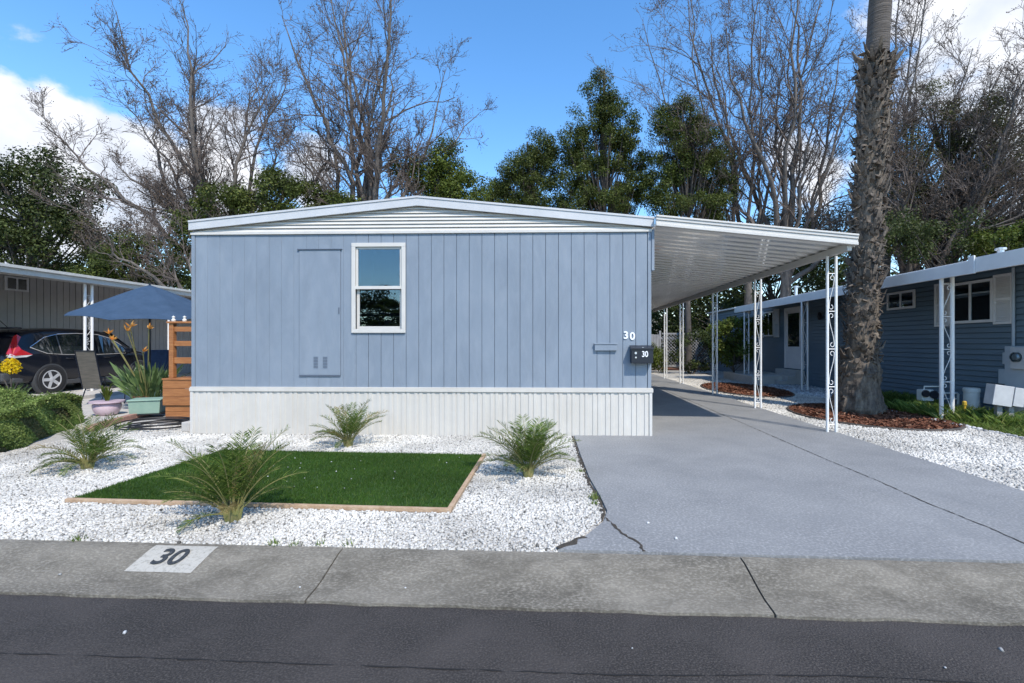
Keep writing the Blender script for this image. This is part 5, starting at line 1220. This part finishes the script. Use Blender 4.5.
leafy_tree('light_green_tree', 'lighter green loose tree behind the ridge of the blue home', gb(440, 25), plobes(25, [(452, 165, 22, 20), (425, 182, 26, 20), (462, 190, 26, 18), (400, 165, 10, 8)]), 95, .55, 240, .12, L['light'], seed=5, group=EG, trunk=.14, lo=.3)
leafy_tree('evergreen_shrub', 'olive green shrub mass behind the left half of the blue home roof', gb(260, 23), plobes(23, [(225, 210, 30, 24), (262, 195, 30, 24), (300, 205, 34, 24), (338, 210, 26, 16), (200, 235, 22, 30), (272, 178, 14, 10)]), 105, .55, 300, .12, L['ever'], seed=6, cat='shrub', group='shrubs behind the houses', trunk=.14)
leafy_tree('evergreen_shrub', 'dark green shrub above the left neighbour eave beside blue home', gb(140, 23), plobes(23, [(140, 262, 42, 26), (180, 270, 24, 28), (100, 275, 30, 16), (135, 245, 16, 10)]), 80, .5, 320, .11, L['ever'], seed=7, cat='shrub', group='shrubs behind the houses', trunk=.14)
leafy_tree('dry_shrub', 'pale brown twiggy shrub between dark evergreen and blue home', gb(140, 25.5), plobes(25.5, [(115, 238, 26, 20), (150, 228, 34, 20), (185, 235, 24, 26), (95, 232, 12, 10)]), 70, .6, 130, .09, L['brown'], seed=8, cat='shrub', group='shrubs behind the houses', trunk=.1)
leafy_tree('yellowish_shrub', 'yellow green shrub low beside the dark evergreen', gb(92, 26), plobes(26, [(90, 240, 16, 18), (108, 250, 14, 14)]), 20, .5, 200, .11, L['olive'], seed=9, cat='shrub', group='shrubs behind the houses', trunk=.1)
leafy_tree('olive_tree', 'sprawling olive coloured tree right of the tall palm', gb(925, 23), plobes(23, [(960, 125, 46, 32), (905, 150, 32, 34), (1000, 160, 46, 40), (940, 185, 60, 34), (1050, 150, 60, 60), (930, 100, 22, 16), (985, 105, 26, 18), (900, 205, 40, 28)]), 300, .55, 240, .085, L['olive'], seed=10, group='trees on the right behind the teal house', trunk=.3, lo=.4)
leafy_tree('evergreen_shrub', 'dark shrubs rising behind the teal neighbour roof', gb(930, 20), plobes(20, [(880, 238, 44, 26), (950, 240, 50, 22), (1020, 232, 50, 26), (1080, 220, 60, 40)]), 110, .55, 300, .10, L['everdark'], seed=11, cat='shrub', group='shrubs behind the houses', trunk=.14)
leafy_tree('evergreen_shrub', 'bright green bush top at the far right above teal roof', gb(1000, 19), plobes(19, [(1000, 238, 34, 14), (1050, 230, 30, 18)]), 34, .4, 280, .10, L['light'], seed=12, cat='shrub', group='shrubs behind the houses', trunk=.1)
leafy_tree('evergreen_shrub', 'dark shrub mass behind carport roof left of tall palm', gb(790, 29), plobes(29, [(740, 250, 46, 30), (790, 245, 46, 34), (835, 235, 36, 34), (700, 262, 36, 34), (680, 300, 36, 36), (720, 290, 40, 30), (790, 275, 46, 20)]), 150, .75, 320, .13, L['everdark'], seed=13, cat='shrub', group='shrubs behind the houses', trunk=.2)
p = (7.15, 19.4, 0)
leafy_tree('leafy_bush', 'yellow green broad leaved bush at the teal house wall seen between carport posts', p, [((7.2, 19.6, 1.75), (.95, .9, .9)), ((7.0, 19.2, 1.2), (.8, .8, .8)), ((7.9, 19.4, 2.1), (.5, .5, .45))], 46, .30, 200, .10, L['light'], seed=14, cat='bush', trunk=.05)
leafy_tree('dark_bush', 'dark bush on the porch behind the yellow green one', (6.6, 23.2, 0), [((6.8, 23.2, 1.2), (1.2, .9, 1.1)), ((7.9, 22.6, 1.5), (1.0, .9, 1.1))], 40, .35, 200, .10, L['everdark'], seed=15, cat='bush', trunk=.05)
leafy_tree('garden_bush', 'green bush at the end of the driveway before the grey fence', (3.9, 24.2, 0), [((3.8, 24.2, .9), (1.3, .7, .9)), ((5.2, 24.4, .6), (.7, .5, .6))], 46, .32, 200, .09, L['light'], seed=16, cat='bush', trunk=.05)
# bare deciduous trees
bare_tree('wide fan shaped bare tree behind the left of the blue home', gb(232, 25), T([(112, 138), (122, 165), (124, 95), (142, 78), (155, 110), (175, 62), (196, 75), (214, 42), (240, 30), (262, 52), (285, 80), (300, 115), (318, 140), (150, 178)], 25), seed=31, fork=6.6, r0=.27, pods=.5, dens=1.3)
bare_tree('tall forked bare tree behind the gable ridge of blue home', gb(368, 24), T([(293, 40), (305, 90), (330, -15), (347, -20), (365, 10), (385, -20), (402, 30), (432, 22), (452, 95), (440, 130), (318, 8), (300, 150), (415, 60)], 24), seed=32, fork=7.2, r0=.24, pods=.6, dens=1.0)
bare_tree('slender bare tree rising above the carport roof', gb(752, 27), T([(650, 82), (652, 40), (668, -10), (695, -30), (716, -20), (735, 30), (690, 90), (712, 110), (665, 125), (800, 10)], 27), seed=33, fork=6.2, r0=.20, pods=.9, dens=1.15)
bare_tree('dense bare tree between carport roof and tall palm', gb(785, 26), T([(715, 60), (738, -10), (765, -40), (795, -30), (822, -20), (845, 20), (848, 70), (860, 120), (770, 60), (870, 160), (725, 135), (815, 90)], 26), seed=34, fork=6.2, r0=.25, pods=.8, dens=1.1)
bare_tree('bare tree reaching right behind the tall palm trunk', gb(880, 25), T([(905, 20), (922, -10), (945, 40), (965, 55), (985, 70), (900, -30), (935, 100), (872, 70)], 25), seed=35, fork=7.5, r0=.2, pods=.5, m=M['bark'])
bare_tree('dark leaning bare tree above the teal house at far right', gb(905, 21.5), T([(1000, 130), (1024, 110), (1040, 150), (1060, 120), (985, 95), (960, 120), (1030, 180), (900, 110), (880, 150), (1050, 70), (1010, 80)], 21.5), seed=36, r0=.30, pods=.5, dens=1.45, m=M['barkdark'], fork=3.2)
bare_tree('low tangled bare tree between blue home and dark evergreen', gb(190, 22), T([(120, 215), (135, 235), (160, 205), (205, 190), (110, 255), (230, 180)], 22), seed=37, fork=3.5, r0=.12, pods=.3, dens=.8)
bare_tree('low thicket of bare stems behind the gable ridge', gb(395, 24.5), T([(372, 150), (388, 160), (405, 165), (350, 165), (420, 170), (330, 150), (300, 170)], 24.5), seed=38, fork=5.5, r0=.10, pods=1.0, dens=.9)
# wooded backdrop that closes the view low down between the houses
rng = np.random.default_rng(77)
n = 90000; x = rng.uniform(-48, 44, n); y = rng.uniform(33, 40, n); tp = 6.0+1.4*np.sin(x*.35)+1.0*np.sin(x*.9+2)+.5*np.sin(x*2.1)
z = tp*rng.random(n)**.75; fastmesh_o = fastmesh('distant_woods', leaf_quads(np.stack([x, y+2*np.sin(x*.6+z), z], 1), .34, .6, .2), 4, L['everdark']); structure(fastmesh_o, 'stuff')
b = MB(); b.extrude([(-60, 41, -.5), (60, 41, -.5), (60, 60, 4.5), (-60, 60, 4.5), (-60, 60, -.5)][0:3]+[(60, 41, -.5)][:0]+[(-60, 60, 4.5)], (0, 0, .3)); structure(b.build('hillside', M['ground']))
# fence with lattice at the end of the driveway
fn = thing('grey_fence', 'weathered grey board fence with lattice panel at the driveway end', 'fence', (5, 26.2, 0))
b = MB(); x = 1.0; R = random.Random(6)
while x < 5.6: b.box(x, x+.135, 26.2, 26.22+R.uniform(-.004, .004), .05, 1.95+R.uniform(-.01, .01)); x += .145
b.build('boards', M['fencewood'], fn)
for x in (1.0, 3.3, 5.65, 7.6): b = MB(); b.box(x, x+.10, 26.23, 26.33, 0, 2.15); b.build('post', M['fencewood'], fn)
b = MB(); b.box(1, 8.4, 26.225, 26.26, 1.7, 1.8); b.box(5.8, 8.4, 26.225, 26.26, .2, .3); b.box(5.8, 8.4, 26.225, 26.26, 1.95, 2.03); b.build('rail', M['fencewood'], fn)
b = MB(); k = -1.8
while k < 2.6:
    for s in (1, -1):
        z0, z1 = .3, 1.95; xa = 5.8+k if s > 0 else 5.8+k+1.65; xb = xa+s*1.65
        # clip to 5.8..8.4
        def cl(xa, za, xb, zb):
            lo_, hi_ = 5.8, 8.4; t0, t1 = 0, 1; dx = xb-xa
            for bnd, sg in ((lo_, 1), (hi_, -1)):
                if dx*sg > 0: t0 = max(t0, (bnd-xa)/dx)
                else: t1 = min(t1, (bnd-xa)/dx)
            return (t0, t1)
        t0, t1 = cl(xa, z0, xb, z1)
        if t1 > t0+.03: b.tube([(xa+(xb-xa)*t0, 26.21+.012*s, z0+(z1-z0)*t0), (xa+(xb-xa)*t1, 26.21+.012*s, z0+(z1-z0)*t1)], .016, 4)
    k += .17
b.build('lattice', M['fencewood'], fn)

# ---- across the street (behind the camera; it is what the window glass reflects)
t = thing('street_palm', 'fan palm across the street reflected in the window of the blue home', 'palm', (-10.6, -14.5, 0))
b = MB(); b.tube([(-10.6, -14.5, 0), (-10.5, -14.5, 2.9)], [.26, .2], 12); b.build('trunk', M['palmfib'], t, smooth=True)
V = []; R = np.random.default_rng(44); o = np.array([-10.5, -14.5, 2.9])
for i in range(44):
    az = 2*PI*i*.618; el = math.radians(R.uniform(-30, 80)); d = np.array([math.cos(az)*math.cos(el), math.sin(az)*math.cos(el), math.sin(el)]); q = o+d*.9; s = unit(np.cross(d, [0, 0, 1.])); u_ = np.cross(s, d)
    for k in range(18):
        an = (k/17-.5)*2.4; dd = unit(d*math.cos(an)+s*math.sin(an)); tip = q+dd*.8+np.array([0, 0, -.25]); w_ = unit(np.cross(dd, u_))*.03; mid = q+dd*.4; V.append([q, mid+w_, tip, mid-w_])
fastmesh('crown', np.array(V).reshape(-1, 3), 4, L['ever'], t)
leafy_tree('evergreen_tree', 'unseen dark evergreen row added behind the viewer to darken the window reflection', (-14.5, -19, 0), [((-13.5, -19, 3.0), (4.4, 2, 2.5)), ((-7.2, -19, 3.0), (4.6, 2, 2.6)), ((-20, -19, 2.6), (4, 2, 2.6)), ((-11, -19, 1.4), (5, 2, 1.6)), ((-14, -18, .6), (9, 1, .8)), ((-6, -18, .6), (6, 1, .8))], 300, .9, 160, .22, L['everdark'], seed=51, group=EG)  # unseen foliage row, added so the window reflects something dark

# ================================================================== SKY, SUN, CAMERA
to_sun = Vector((1.35, -2.15, 3.0)).normalized()
elev = math.asin(to_sun.z); az = math.atan2(to_sun.x, to_sun.y)
w = bpy.data.worlds.new('World'); scene.world = w; w.use_nodes = True
n, l = w.node_tree.nodes, w.node_tree.links
bg = n['Background']; bg.inputs['Strength'].default_value = SKY_STRENGTH
sky = n.new('ShaderNodeTexSky'); sky.sky_type = 'NISHITA'; sky.sun_disc = False; sky.sun_elevation = elev; sky.sun_rotation = az
sky.air_density = 1.0; sky.dust_density = 0.2; sky.ozone_density = 1.6; sky.altitude = 50
hs = n.new('ShaderNodeHueSaturation'); hs.inputs['Saturation'].default_value = SKY_SAT; hs.inputs['Value'].default_value = 1.12; l.new(sky.outputs[0], hs.inputs['Color'])
tc = n.new('ShaderNodeTexCoord')
def vmath(op, a, b=None, val=None):
    m = n.new('ShaderNodeVectorMath'); m.operation = op
    l.new(a, m.inputs[0])
    if b is not None: l.new(b, m.inputs[1])
    if val is not None: m.inputs[1].default_value = val
    return m
def fmath(op, a, b=None, v=None, v0=None):
    m = n.new('ShaderNodeMath'); m.operation = op
    if a is not None: l.new(a, m.inputs[0])
    if v0 is not None: m.inputs[0].default_value = v0
    if b is not None: l.new(b, m.inputs[1])
    if v is not None: m.inputs[1].default_value = v
    return m.outputs[0]
D = tc.outputs['Generated']
nz = n.new('ShaderNodeTexNoise'); nz.inputs['Scale'].default_value = 7.5; nz.inputs['Detail'].default_value = 10; nz.inputs['Roughness'].default_value = .56; nz.inputs['Distortion'].default_value = .15
mp = n.new('ShaderNodeMapping'); mp.inputs['Scale'].default_value = (1, 1, 1.7); l.new(D, mp.inputs['Vector']); l.new(mp.outputs[0], nz.inputs['Vector'])
field = None
for (px, py, rad, amp) in [(40, 165, .16, 1.0), (-50, 205, .17, .9), (130, 175, .13, .9), (225, 185, .13, .8), (305, 185, .10, .8), (335, 215, .1, .7), (1000, 25, .17, .8), (1100, 60, .26, .9), (930, 10, .12, .6), (800, 165, .08, .5), (300, -420, .2, .6), (1500, 100, .4, .9), (-600, 150, .4, .9)]:
    c = (W(px, py, 10)-Vector((0, 0, CAMZ))).normalized()
    d = vmath('DISTANCE', D, val=tuple(c)).outputs['Value']
    f = fmath('MULTIPLY', fmath('SUBTRACT', None, fmath('DIVIDE', d, v=rad), v0=1.0), v=amp)
    field = f if field is None else fmath('MAXIMUM', field, f)
tot = fmath('ADD', fmath('MULTIPLY', field, v=1.0), fmath('SUBTRACT', nz.outputs['Fac'], v=.5))
tot = fmath('ADD', tot, fmath('MULTIPLY', fmath('SUBTRACT', nz.outputs['Fac'], v=.5), v=.7))
mr = n.new('ShaderNodeMapRange'); mr.inputs['From Min'].default_value = .13; mr.inputs['From Max'].default_value = .42; mr.interpolation_type = 'SMOOTHSTEP'; l.new(tot, mr.inputs['Value'])
n2 = n.new('ShaderNodeTexNoise'); n2.inputs['Scale'].default_value = 9; n2.inputs['Detail'].default_value = 6; l.new(D, n2.inputs['Vector'])
cr = n.new('ShaderNodeValToRGB'); cr.color_ramp.elements[0].position = .35; cr.color_ramp.elements[1].position = .6
k = CLOUD; cr.color_ramp.elements[0].color = (.66*k, .73*k, .86*k, 1); cr.color_ramp.elements[1].color = (.92*k, .94*k, 1.0*k, 1)
l.new(n2.outputs['Fac'], cr.inputs['Fac'])
mx = n.new('ShaderNodeMix'); mx.data_type = 'RGBA'; l.new(mr.outputs[0], mx.inputs['Factor']); l.new(hs.outputs[0], mx.inputs['A']); l.new(cr.outputs[0], mx.inputs['B']); mx.clamp_result = False
l.new(mx.outputs['Result'], bg.inputs['Color'])
sd = bpy.data.lights.new('sun', 'SUN'); sd.energy = SUN; sd.angle = math.radians(.5); sd.color = (1.0, .935, .835)
so = bpy.data.objects.new('sun', sd); C.objects.link(so); so.rotation_euler = to_sun.to_track_quat('Z', 'Y').to_euler(); so.location = (8, -10, 16)
cam = bpy.data.cameras.new('camera'); co = bpy.data.objects.new('camera', cam); C.objects.link(co)
co.location = (0, 0, CAMZ); co.rotation_euler = (PI/2, 0, YAW); cam.sensor_width = 36; cam.lens = F/1024*36
cam.shift_x = -(CX-512)/1024; cam.shift_y = (CY-341.5)/1024; cam.clip_start = .05; cam.clip_end = 3000
scene.camera = co
scene.view_settings.view_transform = 'Standard'; scene.view_settings.look = 'None'; scene.view_settings.gamma = 1; scene.view_settings.use_curve_mapping = False
scene.view_settings.exposure = EXPOSURE
